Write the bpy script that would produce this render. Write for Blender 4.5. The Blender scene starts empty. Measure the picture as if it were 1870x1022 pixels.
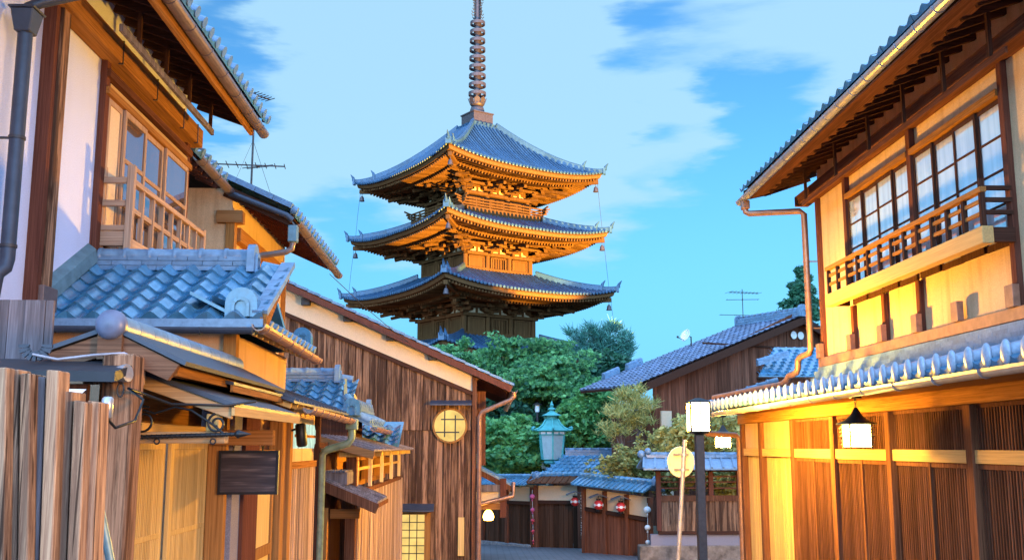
import bpy, math, random
import numpy as np
from mathutils import Vector, Matrix
random.seed(7); rng = np.random.default_rng(7)
SC = bpy.context.scene
COL = SC.collection
R = math.radians
PI = math.pi

# ------------------------------------------------------------------ camera
cam = bpy.data.cameras.new("camera"); co = bpy.data.objects.new("camera", cam); COL.objects.link(co)
cam.sensor_width = 36; cam.lens = 36; cam.clip_start = 0.05; cam.clip_end = 5000
PITCH, YAW = R(9.23), R(1.51)
co.location = (0, 0, 0); co.rotation_euler = (R(90) + PITCH, 0, -YAW)
SC.camera = co
SC.render.resolution_x, SC.render.resolution_y = 1024, 559
vs = SC.view_settings
vs.view_transform = 'Standard'; vs.look = 'None'; vs.gamma = 1; vs.exposure = 0.0
SC.cycles.max_bounces = 6; SC.cycles.diffuse_bounces = 3; SC.cycles.sample_clamp_indirect = 4
SC.cycles.caustics_reflective = False; SC.cycles.caustics_refractive = False

# world units: metres, eye at z = 0.  a photo pixel + one known coordinate gives a point of the place
FPX = 1870.0
_f = Vector((math.sin(YAW) * math.cos(PITCH), math.cos(YAW) * math.cos(PITCH), math.sin(PITCH)))
_r = Vector((math.cos(YAW), -math.sin(YAW), 0)); _u = _r.cross(_f)
def ray(px, py): return _r * ((px - 935) / FPX) - _u * ((py - 511) / FPX) + _f
def rx(px, py, x): d = ray(px, py); return d * (x / d.x)
def ry(px, py, y): d = ray(px, py); return d * (y / d.y)
def rz(px, py, z): d = ray(px, py); return d * (z / d.z)

# ------------------------------------------------------------------ node helpers
class NT:
    def __init__(s, tree): s.t = tree; s.t.nodes.clear()
    def n(s, ty, **kw):
        nd = s.t.nodes.new(ty)
        for k, v in kw.items():
            if k in nd.inputs.keys() if isinstance(k, str) else False: nd.inputs[k].default_value = v
            elif hasattr(nd, k): setattr(nd, k, v)
        return nd
    def l(s, a, b): s.t.links.new(a, b)
    def math(s, op, a, b=0.0, clamp=False):
        nd = s.t.nodes.new('ShaderNodeMath'); nd.operation = op; nd.use_clamp = clamp
        for i, v in enumerate((a, b)):
            if hasattr(v, 'links'): s.l(v, nd.inputs[i])
            else: nd.inputs[i].default_value = v
        return nd.outputs[0]
    def mix(s, fac, a, b, bt='MIX'):
        nd = s.t.nodes.new('ShaderNodeMix'); nd.data_type = 'RGBA'; nd.blend_type = bt
        for i, v in ((0, fac), (6, a), (7, b)):
            if hasattr(v, 'links'): s.l(v, nd.inputs[i])
            elif i == 0: nd.inputs[i].default_value = v
            else: nd.inputs[i].default_value = (*v, 1) if len(v) == 3 else v
        return nd.outputs[2]
    def ramp(s, fac, stops):
        nd = s.t.nodes.new('ShaderNodeValToRGB'); e = nd.color_ramp.elements
        while len(e) < len(stops): e.new(0.5)
        for i, (p, c) in enumerate(stops): e[i].position = p; e[i].color = (*c, 1) if len(c) == 3 else c
        s.l(fac, nd.inputs[0]); return nd.outputs[0]

# ------------------------------------------------------------------ world: dusk sky with streaked cloud
W = bpy.data.worlds.new("World"); SC.world = W; W.use_nodes = True
w = NT(W.node_tree)
tc = w.n('ShaderNodeTexCoord'); D = tc.outputs['Generated']
SUN_EL, SUN_AZ = 14.0, 205.0        # degrees; azimuth clockwise from +Y
sky = w.n('ShaderNodeTexSky'); sky.sky_type = 'NISHITA'; sky.sun_disc = False
sky.sun_elevation = R(SUN_EL); sky.sun_rotation = R(SUN_AZ); sky.air_density = 1.0; sky.dust_density = 0.3; sky.ozone_density = 2.0
skyc = w.mix(1.0, sky.outputs[0], (.78, 1.72, 2.35), 'MULTIPLY')
s0 = w.n('ShaderNodeSeparateXYZ'); w.l(D, s0.inputs[0]); hz = w.n('ShaderNodeMapRange'); hz.interpolation_type = 'SMOOTHSTEP'; w.l(s0.outputs['Z'], hz.inputs['Value'])
for k_, v_ in (('From Min', 0.0), ('From Max', .34), ('To Min', .85), ('To Max', 0.0)): hz.inputs[k_].default_value = v_
skyc = w.mix(hz.outputs[0], skyc, (1.7, 5.9, 10.2))
mp = w.n('ShaderNodeMapping'); mp.inputs['Rotation'].default_value = (0, R(33), 0); mp.inputs['Scale'].default_value = (1.5, 1.5, 8.0)
mp.inputs['Location'].default_value = (0.35, 0.0, 0.2)
w.l(D, mp.inputs['Vector'])
nz = w.n('ShaderNodeTexNoise'); nz.inputs['Scale'].default_value = 2.8; nz.inputs['Detail'].default_value = 6; nz.inputs['Roughness'].default_value = 0.5
nz.inputs['Distortion'].default_value = 0.4
w.l(mp.outputs[0], nz.inputs['Vector'])
fac = w.math('MULTIPLY_ADD', nz.outputs['Fac'], 2.4); fac.node.inputs[2].default_value = -.75
# wind-drawn wisps: the patches below are pulled out along the same slant
mw = w.n('ShaderNodeMapping'); mw.inputs['Rotation'].default_value = (0, R(33), 0); mw.inputs['Scale'].default_value = (2.2, 2.2, 9.0); w.l(D, mw.inputs['Vector'])
nw = w.n('ShaderNodeTexNoise'); nw.inputs['Scale'].default_value = 3.0; nw.inputs['Detail'].default_value = 6; nw.inputs['Roughness'].default_value = .55; w.l(mw.outputs[0], nw.inputs['Vector'])
sb = w.n('ShaderNodeVectorMath'); sb.operation = 'SUBTRACT'; w.l(nw.outputs['Color'], sb.inputs[0]); sb.inputs[1].default_value = (.5, .5, .5)
ml = w.n('ShaderNodeVectorMath'); ml.operation = 'MULTIPLY'; w.l(sb.outputs[0], ml.inputs[0]); ml.inputs[1].default_value = (.26, .05, .16)
ad = w.n('ShaderNodeVectorMath'); ad.operation = 'ADD'; w.l(D, ad.inputs[0]); w.l(ml.outputs[0], ad.inputs[1]); DW = ad.outputs[0]
def blob(px, py, rad, amt, ax=1.0, rot=0.0):
    """a soft patch of cloud (+) or clear air (-) in the sky round one direction"""
    global fac
    d = ray(px, py).normalized()
    m = w.n('ShaderNodeMapping'); m.vector_type = 'TEXTURE'
    m.inputs['Location'].default_value = d; m.inputs['Rotation'].default_value = (0, R(rot), 0)
    m.inputs['Scale'].default_value = (rad * ax, rad, rad)
    w.l(DW, m.inputs['Vector'])
    L = w.n('ShaderNodeVectorMath'); L.operation = 'LENGTH'; w.l(m.outputs[0], L.inputs[0])
    mr = w.n('ShaderNodeMapRange'); mr.interpolation_type = 'SMOOTHSTEP'; w.l(L.outputs['Value'], mr.inputs['Value'])
    mr.inputs['From Min'].default_value = 1.25; mr.inputs['From Max'].default_value = 0.0; g = mr.outputs[0]
    fac = w.math('ADD', fac, w.math('MULTIPLY', g, amt * 1.25))
for b in ((760, 150, .24, .6, 1.2, 0), (1060, 240, .15, .5, 1.7, -30), (1000, 60, .2, .35, 1.5, -20), (1560, 120, .13, .6, 2.6, -28), (1120, 330, .10, .5, 1.5, -30), (520, 330, .13, .5, 1, 0), (1760, 30, .12, .4, 2, -28),
          (1390, 175, .075, -1.1, 1.3, -25), (1270, 420, .17, -.75, 1.9, -25), (1170, 110, .05, -.7, 1.8, -40), (1250, 25, .05, -.5, 1.6, -30),
          (430, 60, .08, -.9, .8, 0), (600, 430, .07, -.9, 1.2, 0), (1140, 260, .04, -.9, 1.2, 0), (690, 560, .1, -.4, 1, 0), (1300, 600, .2, -.4, 2, 0), (370, 230, .06, -.7, 1, 0)):
    blob(*b)
facc = w.math('MINIMUM', w.math('MAXIMUM', fac, 0.0), 1.0)
sm = w.n('ShaderNodeMapRange'); sm.interpolation_type = 'SMOOTHSTEP'; w.l(facc, sm.inputs['Value'])
CLOUD = (4.9, 8.2, 10.6)
colr = w.mix(w.math('MULTIPLY', sm.outputs[0], 0.82), skyc, CLOUD)
sep = w.n('ShaderNodeSeparateXYZ'); w.l(D, sep.inputs[0])
# the half of the sky behind the viewer, towards the set sun, is brighter
zen = w.n('ShaderNodeMapRange'); zen.interpolation_type = 'SMOOTHSTEP'; w.l(sep.outputs['Z'], zen.inputs['Value'])
for k_, v_ in (('From Min', .42), ('From Max', .85), ('To Max', 3.0)): zen.inputs[k_].default_value = v_
back = w.math('MULTIPLY', w.math('MAXIMUM', w.math('MULTIPLY', sep.outputs['Y'], -1.0), 0.0), 4.2)
back = w.math('ADD', back, zen.outputs[0])
colr = w.mix(1.0, colr, w.t.nodes.new('ShaderNodeCombineColor').outputs[0], 'MULTIPLY')
cc = [n for n in w.t.nodes if n.type == 'COMBINE_COLOR'][0]
for i, k_ in enumerate((1.12, 1.0, 1.12)): w.l(w.math('ADD', w.math('MULTIPLY', back, k_), 1.0), cc.inputs[i])     # rosy afterglow
bg = w.n('ShaderNodeBackground'); w.l(colr, bg.inputs['Color']); bg.inputs['Strength'].default_value = 0.1
out = w.n('ShaderNodeOutputWorld'); w.l(bg.outputs[0], out.inputs[0])

# the last of the sun: weak, soft, slightly warm
sl = bpy.data.lights.new("sun", 'SUN'); sl.energy = 0.15; sl.angle = R(12); sl.color = (1.0, .86, .78)
so = bpy.data.objects.new("sun", sl); COL.objects.link(so)
sd = Vector((math.sin(R(SUN_AZ)) * math.cos(R(SUN_EL)), math.cos(R(SUN_AZ)) * math.cos(R(SUN_EL)), math.sin(R(SUN_EL))))
so.rotation_euler = (-sd).to_track_quat('-Z', 'Y').to_euler()

# flood lamps at the foot of the pagoda (hidden behind the trees) and the street lamp behind the viewer, with an added spot for the shop front
def lamp(name, kind, loc, power, col, aim=None, size=0.3, angle=60, blend=.5):
    ld = bpy.data.lights.new(name, kind); ld.energy = power; ld.color = col
    if kind in ('POINT', 'SPOT'): ld.shadow_soft_size = size
    if kind == 'SPOT': ld.spot_size = R(angle); ld.spot_blend = blend
    lo = bpy.data.objects.new(name, ld); COL.objects.link(lo); lo.location = loc
    if aim is not None: lo.rotation_euler = (Vector(aim) - Vector(loc)).to_track_quat('-Z', 'Y').to_euler()
    return lo
lamp('flood_lamp', 'SPOT', (20, 43, 1), 390000, (1, .55, .06), (1.2, 65, 17.5), .3, 28, .2)
lamp('flood_lamp', 'SPOT', (-14, 58, 0), 2000, (1, .5, .2), (-2, 68, 15), .4, 60)
lamp('unseen_lamp_light', 'SPOT', (2.9, 2.6, .7), 1500, (1, .50, .06), (-2.2, 8.0, .1), .5, 62, .5)  # added warm spot out of view, aimed to turn the shop front golden
lamp('unseen_lamp_light', 'POINT', (3.3, -3.5, 1.0), 450, (1, .56, .46), None, .9)

# ------------------------------------------------------------------ materials
def newmat(name):
    m = bpy.data.materials.new(name); m.use_nodes = True
    t = NT(m.node_tree); p = t.n('ShaderNodeBsdfPrincipled'); o = t.n('ShaderNodeOutputMaterial'); t.l(p.outputs[0], o.inputs[0])
    return m, t, p
def bump(t, p, h, st=.3, dist=.01):
    b = t.n('ShaderNodeBump'); b.inputs['Strength'].default_value = st; b.inputs['Distance'].default_value = dist
    t.l(h, b.inputs['Height']); t.l(b.outputs[0], p.inputs['Normal'])
def island(t, lo, hi):
    g = t.n('ShaderNodeNewGeometry'); mr = t.n('ShaderNodeMapRange'); t.l(g.outputs['Random Per Island'], mr.inputs['Value'])
    mr.inputs['To Min'].default_value = lo; mr.inputs['To Max'].default_value = hi
    return mr.outputs[0], g
def greyfac(t, v):
    c = t.n('ShaderNodeCombineColor')
    for i in range(3): t.l(v, c.inputs[i])
    return c.outputs[0]
def wood(name, dark, light, ax='Z', sc=1.0, rough=.62, var=.3, stain=0.0, scol=(.02, .012, .01), bmp=.35, knots=0.0, crack=0.0, spec=0.0):
    m, t, p = newmat(name)
    v, g = island(t, 1 - var, 1 + var * .6)
    mp = t.n('ShaderNodeMapping'); s = [70 * sc] * 3; s['XYZ'.index(ax)] = 1.2 * sc; mp.inputs['Scale'].default_value = s
    off = t.n('ShaderNodeCombineXYZ'); rr = t.math('MULTIPLY', g.outputs['Random Per Island'], 37.0)
    for i in range(3): t.l(rr, off.inputs[i])
    t.l(off.outputs[0], mp.inputs['Location'])
    t.l(g.outputs['Position'], mp.inputs['Vector'])
    n1 = t.n('ShaderNodeTexNoise'); n1.inputs['Scale'].default_value = 1.0; n1.inputs['Detail'].default_value = 8; n1.inputs['Roughness'].default_value = .7; n1.inputs['Distortion'].default_value = .3
    t.l(mp.outputs[0], n1.inputs['Vector'])
    c = t.ramp(n1.outputs['Fac'], [(.3, dark), (.72, light)])
    c = t.mix(1.0, c, greyfac(t, v), 'MULTIPLY')
    if stain:
        m2 = t.n('ShaderNodeMapping'); s2 = [9.0] * 3; s2['XYZ'.index(ax)] = .5; m2.inputs['Scale'].default_value = s2; t.l(off.outputs[0], m2.inputs['Location']); t.l(g.outputs['Position'], m2.inputs['Vector'])
        n2 = t.n('ShaderNodeTexNoise'); n2.inputs['Scale'].default_value = 1.3; n2.inputs['Detail'].default_value = 7; n2.inputs['Roughness'].default_value = .7; t.l(m2.outputs[0], n2.inputs['Vector'])
        f = t.n('ShaderNodeMapRange'); f.inputs['From Min'].default_value = .43; f.inputs['From Max'].default_value = .55; t.l(n2.outputs['Fac'], f.inputs['Value'])
        c = t.mix(t.math('MULTIPLY', f.outputs[0], stain), c, scol)
    if crack:
        m4 = t.n('ShaderNodeMapping'); s4 = [34.0] * 3; s4['XYZ'.index(ax)] = .8; m4.inputs['Scale'].default_value = s4; t.l(g.outputs['Position'], m4.inputs['Vector'])
        n4 = t.n('ShaderNodeTexNoise'); n4.inputs['Scale'].default_value = 1.0; n4.inputs['Detail'].default_value = 3; n4.inputs['Distortion'].default_value = 1.0; t.l(m4.outputs[0], n4.inputs['Vector'])
        f = t.n('ShaderNodeMapRange'); f.inputs['From Min'].default_value = .60; f.inputs['From Max'].default_value = .66; t.l(n4.outputs['Fac'], f.inputs['Value'])
        c = t.mix(t.math('MULTIPLY', f.outputs[0], crack), c, (.02, .012, .01))
    if knots:
        vo = t.n('ShaderNodeTexVoronoi'); m3 = t.n('ShaderNodeMapping'); s3 = [5.5] * 3; s3['XYZ'.index(ax)] = 1.7; m3.inputs['Scale'].default_value = s3
        t.l(g.outputs['Position'], m3.inputs['Vector']); t.l(m3.outputs[0], vo.inputs['Vector']); vo.inputs['Scale'].default_value = 1
        f = t.n('ShaderNodeMapRange'); f.inputs['From Min'].default_value = .16; f.inputs['From Max'].default_value = .06; t.l(vo.outputs['Distance'], f.inputs['Value'])
        c = t.mix(t.math('MULTIPLY', f.outputs[0], knots), c, scol)
    t.l(c, p.inputs['Base Color']); p.inputs['Roughness'].default_value = rough; p.inputs['Specular IOR Level'].default_value = spec
    bump(t, p, n1.outputs['Fac'], bmp, .006)
    return m
def plain(name, col, rough=.6, metal=0.0, nsc=30, namt=.25, bmp=.2, bdist=.004, var=0.0, big=0.0, bigcol=(.05, .05, .05), coat=0.0, streak=0.0):
    m, t, p = newmat(name)
    v, g = island(t, 1 - var, 1 + var * .6)
    n1 = t.n('ShaderNodeTexNoise'); n1.inputs['Scale'].default_value = nsc; n1.inputs['Detail'].default_value = 5; n1.inputs['Roughness'].default_value = .65
    t.l(g.outputs['Position'], n1.inputs['Vector'])
    mr = t.n('ShaderNodeMapRange'); mr.inputs['From Min'].default_value = .3; mr.inputs['From Max'].default_value = .7; t.l(n1.outputs['Fac'], mr.inputs['Value'])
    mr.inputs['To Min'].default_value = 1 - namt; mr.inputs['To Max'].default_value = 1 + namt * .5
    c = t.mix(1.0, col, greyfac(t, t.math('MULTIPLY', mr.outputs[0], v)), 'MULTIPLY')
    if big:
        n2 = t.n('ShaderNodeTexNoise'); n2.inputs['Scale'].default_value = 1.6; n2.inputs['Detail'].default_value = 8; n2.inputs['Roughness'].default_value = .7; t.l(g.outputs['Position'], n2.inputs['Vector'])
        f = t.n('ShaderNodeMapRange'); f.inputs['From Min'].default_value = .48; f.inputs['From Max'].default_value = .68; t.l(n2.outputs['Fac'], f.inputs['Value'])
        c = t.mix(t.math('MULTIPLY', f.outputs[0], big), c, bigcol)
    if streak:      # rain marks running down the wall
        m5 = t.n('ShaderNodeMapping'); m5.inputs['Scale'].default_value = (7, 7, .55); t.l(g.outputs['Position'], m5.inputs['Vector'])
        n5 = t.n('ShaderNodeTexNoise'); n5.inputs['Scale'].default_value = 1.0; n5.inputs['Detail'].default_value = 6; n5.inputs['Roughness'].default_value = .6; t.l(m5.outputs[0], n5.inputs['Vector'])
        f = t.n('ShaderNodeMapRange'); f.inputs['From Min'].default_value = .50; f.inputs['From Max'].default_value = .72; t.l(n5.outputs['Fac'], f.inputs['Value'])
        c = t.mix(t.math('MULTIPLY', f.outputs[0], streak), c, bigcol)
    t.l(c, p.inputs['Base Color']); p.inputs['Roughness'].default_value = rough; p.inputs['Metallic'].default_value = metal; p.inputs['Coat Weight'].default_value = coat; p.inputs['Specular IOR Level'].default_value = .0 if rough > .8 else .5; p.inputs['Coat Roughness'].default_value = .18
    if bmp: bump(t, p, n1.outputs['Fac'], bmp, bdist)
    return m
def emit(name, col, st):
    m = bpy.data.materials.new(name); m.use_nodes = True; t = NT(m.node_tree)
    e = t.n('ShaderNodeEmission'); e.inputs[0].default_value = (*col, 1); e.inputs[1].default_value = st
    o = t.n('ShaderNodeOutputMaterial'); t.l(e.outputs[0], o.inputs[0]); return m
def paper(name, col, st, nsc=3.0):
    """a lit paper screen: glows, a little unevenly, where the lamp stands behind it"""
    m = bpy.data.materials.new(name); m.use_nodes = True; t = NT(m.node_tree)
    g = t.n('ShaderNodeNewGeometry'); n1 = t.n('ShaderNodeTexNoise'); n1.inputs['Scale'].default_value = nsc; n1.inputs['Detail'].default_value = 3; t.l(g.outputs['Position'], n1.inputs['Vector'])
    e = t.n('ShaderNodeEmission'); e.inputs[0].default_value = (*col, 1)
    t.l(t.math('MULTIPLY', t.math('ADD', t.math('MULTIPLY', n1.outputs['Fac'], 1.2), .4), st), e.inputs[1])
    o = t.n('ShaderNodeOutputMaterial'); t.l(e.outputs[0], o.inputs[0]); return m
def glass(name, behind=(.5, .55, .6), refl=.45, rough=.03):
    m = bpy.data.materials.new(name); m.use_nodes = True; t = NT(m.node_tree)
    d = t.n('ShaderNodeBsdfDiffuse'); gl = t.n('ShaderNodeBsdfGlossy'); gl.inputs['Roughness'].default_value = rough; gl.inputs['Color'].default_value = (.95, .97, 1, 1)
    g = t.n('ShaderNodeNewGeometry'); mp = t.n('ShaderNodeMapping'); mp.inputs['Scale'].default_value = (5, 5, .25); t.l(g.outputs['Position'], mp.inputs[0])
    n1 = t.n('ShaderNodeTexNoise'); n1.inputs['Scale'].default_value = 2.0; t.l(mp.outputs[0], n1.inputs[0])
    t.l(t.ramp(n1.outputs['Fac'], [(.38, tuple(x * .78 for x in behind)), (.6, behind)]), d.inputs[0])
    mx = t.n('ShaderNodeMixShader'); fr = t.n('ShaderNodeFresnel'); fr.inputs[0].default_value = 1.5
    t.l(t.math('ADD', fr.outputs[0], refl, True), mx.inputs[0]); t.l(d.outputs[0], mx.inputs[1]); t.l(gl.outputs[0], mx.inputs[2])
    o = t.n('ShaderNodeOutputMaterial'); t.l(mx.outputs[0], o.inputs[0]); return m
def leaf(name, c1, c2, tr=.35):
    m = bpy.data.materials.new(name); m.use_nodes = True; t = NT(m.node_tree)
    g = t.n('ShaderNodeNewGeometry'); n1 = t.n('ShaderNodeTexNoise'); n1.inputs['Scale'].default_value = .9; n1.inputs['Detail'].default_value = 2; t.l(g.outputs['Position'], n1.inputs[0])
    f = t.math('ADD', t.math('MULTIPLY', g.outputs['Random Per Island'], .6), t.math('MULTIPLY', n1.outputs['Fac'], .5))
    c = t.ramp(f, [(.25, c1), (.85, c2)])
    d = t.n('ShaderNodeBsdfPrincipled'); d.inputs['Roughness'].default_value = .5; t.l(c, d.inputs['Base Color'])
    tl = t.n('ShaderNodeBsdfTranslucent'); t.l(c, tl.inputs[0])
    mx = t.n('ShaderNodeMixShader'); mx.inputs[0].default_value = tr; t.l(d.outputs[0], mx.inputs[1]); t.l(tl.outputs[0], mx.inputs[2])
    o = t.n('ShaderNodeOutputMaterial'); t.l(mx.outputs[0], o.inputs[0]); return m

M = {}
M['cedar'] = wood('cedar', (.16, .066, .02), (.46, .215, .07), 'Z', var=.25)
M['cedarY'] = wood('cedar_long', (.15, .06, .018), (.46, .20, .062), 'Y', var=.2)
M['cedarX'] = wood('cedar_cross', (.16, .065, .022), (.42, .2, .08), 'X', var=.2)
M['darkwood'] = wood('dark_wood', (.028, .014, .011), (.10, .045, .03), 'Z', var=.3)
M['darkwoodY'] = wood('dark_wood_long', (.028, .014, .011), (.10, .045, .03), 'Y', var=.3)
M['darkwoodX'] = wood('dark_wood_cross', (.028, .014, .011), (.10, .045, .03), 'X', var=.3)
M['umberX'] = wood('umber_cross', (.07, .036, .024), (.24, .125, .075), 'X', var=.2, crack=.4)
M['redwood'] = wood('reddish_wood', (.065, .024, .018), (.19, .07, .045), 'Z', var=.2)
M['redwoodY'] = wood('reddish_wood_long', (.075, .028, .018), (.22, .085, .048), 'Y', var=.2, stain=.35)
M['weathered'] = wood('weathered_planks', (.11, .05, .03), (.46, .255, .15), 'Z', sc=1.3, var=.42, stain=.8, crack=.7, scol=(.03, .016, .013), knots=.6)
M['fencewood'] = wood('fence_wood', (.15, .07, .045), (.56, .35, .21), 'Z', sc=1.5, var=.38, stain=.6, scol=(.06, .03, .025), knots=.8, crack=.8)
M['greywood'] = wood('grey_wood', (.13, .1, .1), (.33, .27, .27), 'Z', var=.25, stain=.4)
M['palewood'] = wood('pale_wood', (.42, .25, .09), (.74, .5, .2), 'Z', var=.15)
M['palewoodY'] = wood('pale_wood_long', (.40, .24, .10), (.62, .38, .15), 'Y', var=.15)
M['palewoodX'] = wood('pale_wood_cross', (.28, .16, .08), (.55, .36, .19), 'X', var=.15)
M['ashwood'] = wood('ash_upright', (.26, .14, .085), (.54, .35, .235), 'Z', var=.2)
M['ashlong'] = wood('ash_long', (.26, .14, .085), (.54, .35, .235), 'Y', var=.2)
M['ashcross'] = wood('ash_cross', (.26, .14, .085), (.54, .35, .235), 'X', var=.2)
M['brownwood'] = wood('brown_wood', (.06, .024, .013), (.24, .10, .055), 'Z', var=.3, stain=.3)
M['bamboo'] = wood('bamboo', (.26, .15, .10), (.64, .43, .31), 'Z', sc=.6, var=.45, stain=.3, scol=(.06, .03, .02))
M['lattice'] = wood('lattice_wood', (.035, .014, .010), (.20, .085, .05), 'Z', rough=.9, var=.35, spec=0.0)
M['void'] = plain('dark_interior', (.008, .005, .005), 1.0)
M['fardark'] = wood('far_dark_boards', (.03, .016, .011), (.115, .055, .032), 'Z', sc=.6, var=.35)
M['farbrown'] = wood('far_brown_boards', (.11, .042, .028), (.30, .115, .065), 'Z', sc=.6, var=.35, stain=.4)
M['plaster'] = plain('white_plaster_blue_fill', (.70, .71, .90), .85, nsc=110, namt=.28, bmp=.7, bdist=.004, big=.12, bigcol=(.48, .46, .56), streak=.12)  # white plaster, with the sky's blue fill light mixed into the base colour
M['ochre'] = plain('ochre_plaster', (.70, .46, .27), .85, nsc=110, namt=.28, bmp=.6, bdist=.004, big=.22, bigcol=(.40, .23, .12), streak=.55)
M['ochre2'] = plain('sandy_plaster', (.66, .40, .23), .85, nsc=120, namt=.28, bmp=.6, bdist=.004, big=.3, bigcol=(.36, .2, .1), streak=.5)
M['cream'] = plain('cream_plaster', (.74, .54, .36), .85, nsc=40, namt=.12, bmp=.2, big=.18, bigcol=(.5, .33, .2))
M['greyplaster'] = plain('grey_plaster', (.26, .23, .26), .85, nsc=140, namt=.4, bmp=.6)
M['tile'] = plain('roof_tile', (.065, .20, .32), .27, nsc=14, namt=.3, bmp=.12, bdist=.004, var=.35, big=.55, bigcol=(.12, .17, .22), coat=.6)
M['tilepale'] = plain('pale_roof_tile', (.15, .235, .34), .36, nsc=16, namt=.3, bmp=.15, var=.2)
M['tilefar'] = plain('dark_roof_tile', (.12, .15, .23), .4, nsc=6, namt=.4, bmp=.15, var=.4, big=.5, bigcol=(.10, .075, .10))
M['knob'] = plain('glazed_eave_tile', (.34, .40, .50), .35, nsc=18, namt=.3, bmp=.1, var=.25, coat=.3)
M['pagtile'] = plain('old_roof_tile', (.035, .085, .155), .40, nsc=6, namt=.35, bmp=.1, var=.3)
M['copper'] = plain('brown_copper', (.36, .19, .13), .38, .55, nsc=9, namt=.3, bmp=.05)
M['gutter'] = plain('brown_gutter', (.22, .15, .13), .35, .4, nsc=7, namt=.25, bmp=.05)
M['palegutter'] = plain('pale_gutter', (.33, .31, .35), .4, .3, nsc=9, namt=.3, bmp=.05, big=.3, bigcol=(.3, .18, .1))
M['greengutter'] = plain('verdigris_pipe', (.20, .26, .18), .5, .2, nsc=10, namt=.4, bmp=.1, big=.5, bigcol=(.16, .10, .06))
M['sheet'] = plain('dark_sheet_metal', (.05, .055, .075), .5, .3, nsc=8, namt=.25, bmp=.05)
M['tarred'] = plain('tarred_sheet', (.016, .016, .022), .6, nsc=8, namt=.3, bmp=.1)
M['flash'] = plain('teal_flashing', (.16, .25, .28), .45, .3, nsc=9, namt=.3, bmp=.08)
M['black'] = plain('black_iron', (.012, .012, .014), .45, .3, nsc=20, namt=.2, bmp=.1)
M['iron'] = plain('dark_iron', (.05, .04, .04), .5, .3, nsc=20, namt=.3, bmp=.1)
M['silver'] = plain('zinc', (.5, .5, .52), .35, .7, nsc=20, namt=.2, bmp=.05)
M['verdigris'] = plain('verdigris_copper', (.08, .38, .36), .5, .1, nsc=5, namt=.3, bmp=.1, big=.35, bigcol=(.05, .24, .24))
M['signback'] = plain('sign_back', (.72, .64, .42), .45, .1, nsc=12, namt=.15, bmp=.05)
M['stone'] = plain('grey_stone', (.24, .23, .23), .85, nsc=8, namt=.45, bmp=.5, bdist=.02, var=.3)
M['rubble'] = plain('rubble_stone', (.25, .19, .15), .9, nsc=4, namt=.6, bmp=.8, bdist=.05, big=.6, bigcol=(.09, .07, .06))
M['road'] = plain('stone_paving', (.14, .135, .14), .6, nsc=5, namt=.35, bmp=0)
t = NT.__new__(NT); t.t = M['road'].node_tree; p = [n for n in t.t.nodes if n.type == 'BSDF_PRINCIPLED'][0]
g = t.n('ShaderNodeNewGeometry'); br = t.n('ShaderNodeTexBrick'); br.inputs['Scale'].default_value = 1.3; br.inputs['Mortar Size'].default_value = .025
br.inputs['Color1'].default_value = (.17, .16, .165, 1); br.inputs['Color2'].default_value = (.10, .10, .11, 1); br.inputs['Mortar'].default_value = (.03, .03, .03, 1)
t.l(g.outputs['Position'], br.inputs['Vector']); old = p.inputs['Base Color'].links[0].from_socket; t.l(t.mix(.7, old, br.outputs['Color']), p.inputs['Base Color']); bump(t, p, br.outputs['Fac'], -.4, .01)
M['earth'] = plain('earth', (.10, .085, .06), .9, nsc=1, namt=.4, bmp=.3)
M['pagwood'] = wood('pagoda_wood', (.06, .027, .013), (.20, .095, .038), 'Z', sc=.35, var=.45)
M['pagplaster'] = plain('pagoda_plaster', (.62, .5, .33), .85, nsc=6, namt=.2, bmp=.1)
M['bronze'] = plain('bronze', (.13, .09, .09), .5, .6, nsc=8, namt=.3, bmp=.1)
M['red'] = plain('red_paper', (.62, .03, .025), .5, nsc=12, namt=.15, bmp=.1)
M['whitepaper'] = plain('white_paper', (.8, .76, .74), .6, nsc=12, namt=.1, bmp=.05)
M['frosted'] = plain('frosted_pane', (.36, .44, .44), .4, nsc=6, namt=.2, bmp=.05)
M['pink'] = plain('pink_cloth', (.62, .10, .22), .7, nsc=30, namt=.2, bmp=.1)
M['rose'] = plain('rose_cloth', (.55, .05, .08), .7, nsc=30, namt=.2, bmp=.1)
M['glassL'] = glass('window_glass_dark', (.13, .08, .06), .10)
M['glassR'] = glass('window_glass_curtained', (.62, .66, .73), .45)
M['lamp'] = emit('lamp_glow', (1, .53, .05), 3400)
M['lantern'] = emit('lantern_glow', (1, .62, .12), 70)
M['lanternfar'] = emit('far_lantern_glow', (1, .52, .08), 800)
M['bulb'] = emit('bulb_glow', (1, .55, .08), 26)
M['shoji'] = paper('lit_paper_screen', (1, .68, .2), 1.0)
M['panelglow'] = paper('self_glowing_panel', (.66, .9, .72), .95, 9)  # the panel's own emission stands in for the spotlight falling on it
M['trunk'] = wood('bark', (.05, .035, .025), (.15, .11, .08), 'Z', sc=.4, var=.1)
M['maple'] = leaf('maple_leaf', (.016, .11, .05), (.26, .58, .20), .45)
M['bush'] = leaf('bush_leaf', (.04, .19, .06), (.24, .54, .16))
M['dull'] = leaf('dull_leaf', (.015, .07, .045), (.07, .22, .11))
M['pine'] = leaf('pine_needle', (.02, .10, .09), (.08, .26, .18), .15)
M['cedarleaf'] = leaf('cedar_leaf', (.02, .10, .06), (.08, .24, .12), .15)
M['pale'] = leaf('pale_leaf', (.20, .22, .05), (.62, .54, .18))

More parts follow.
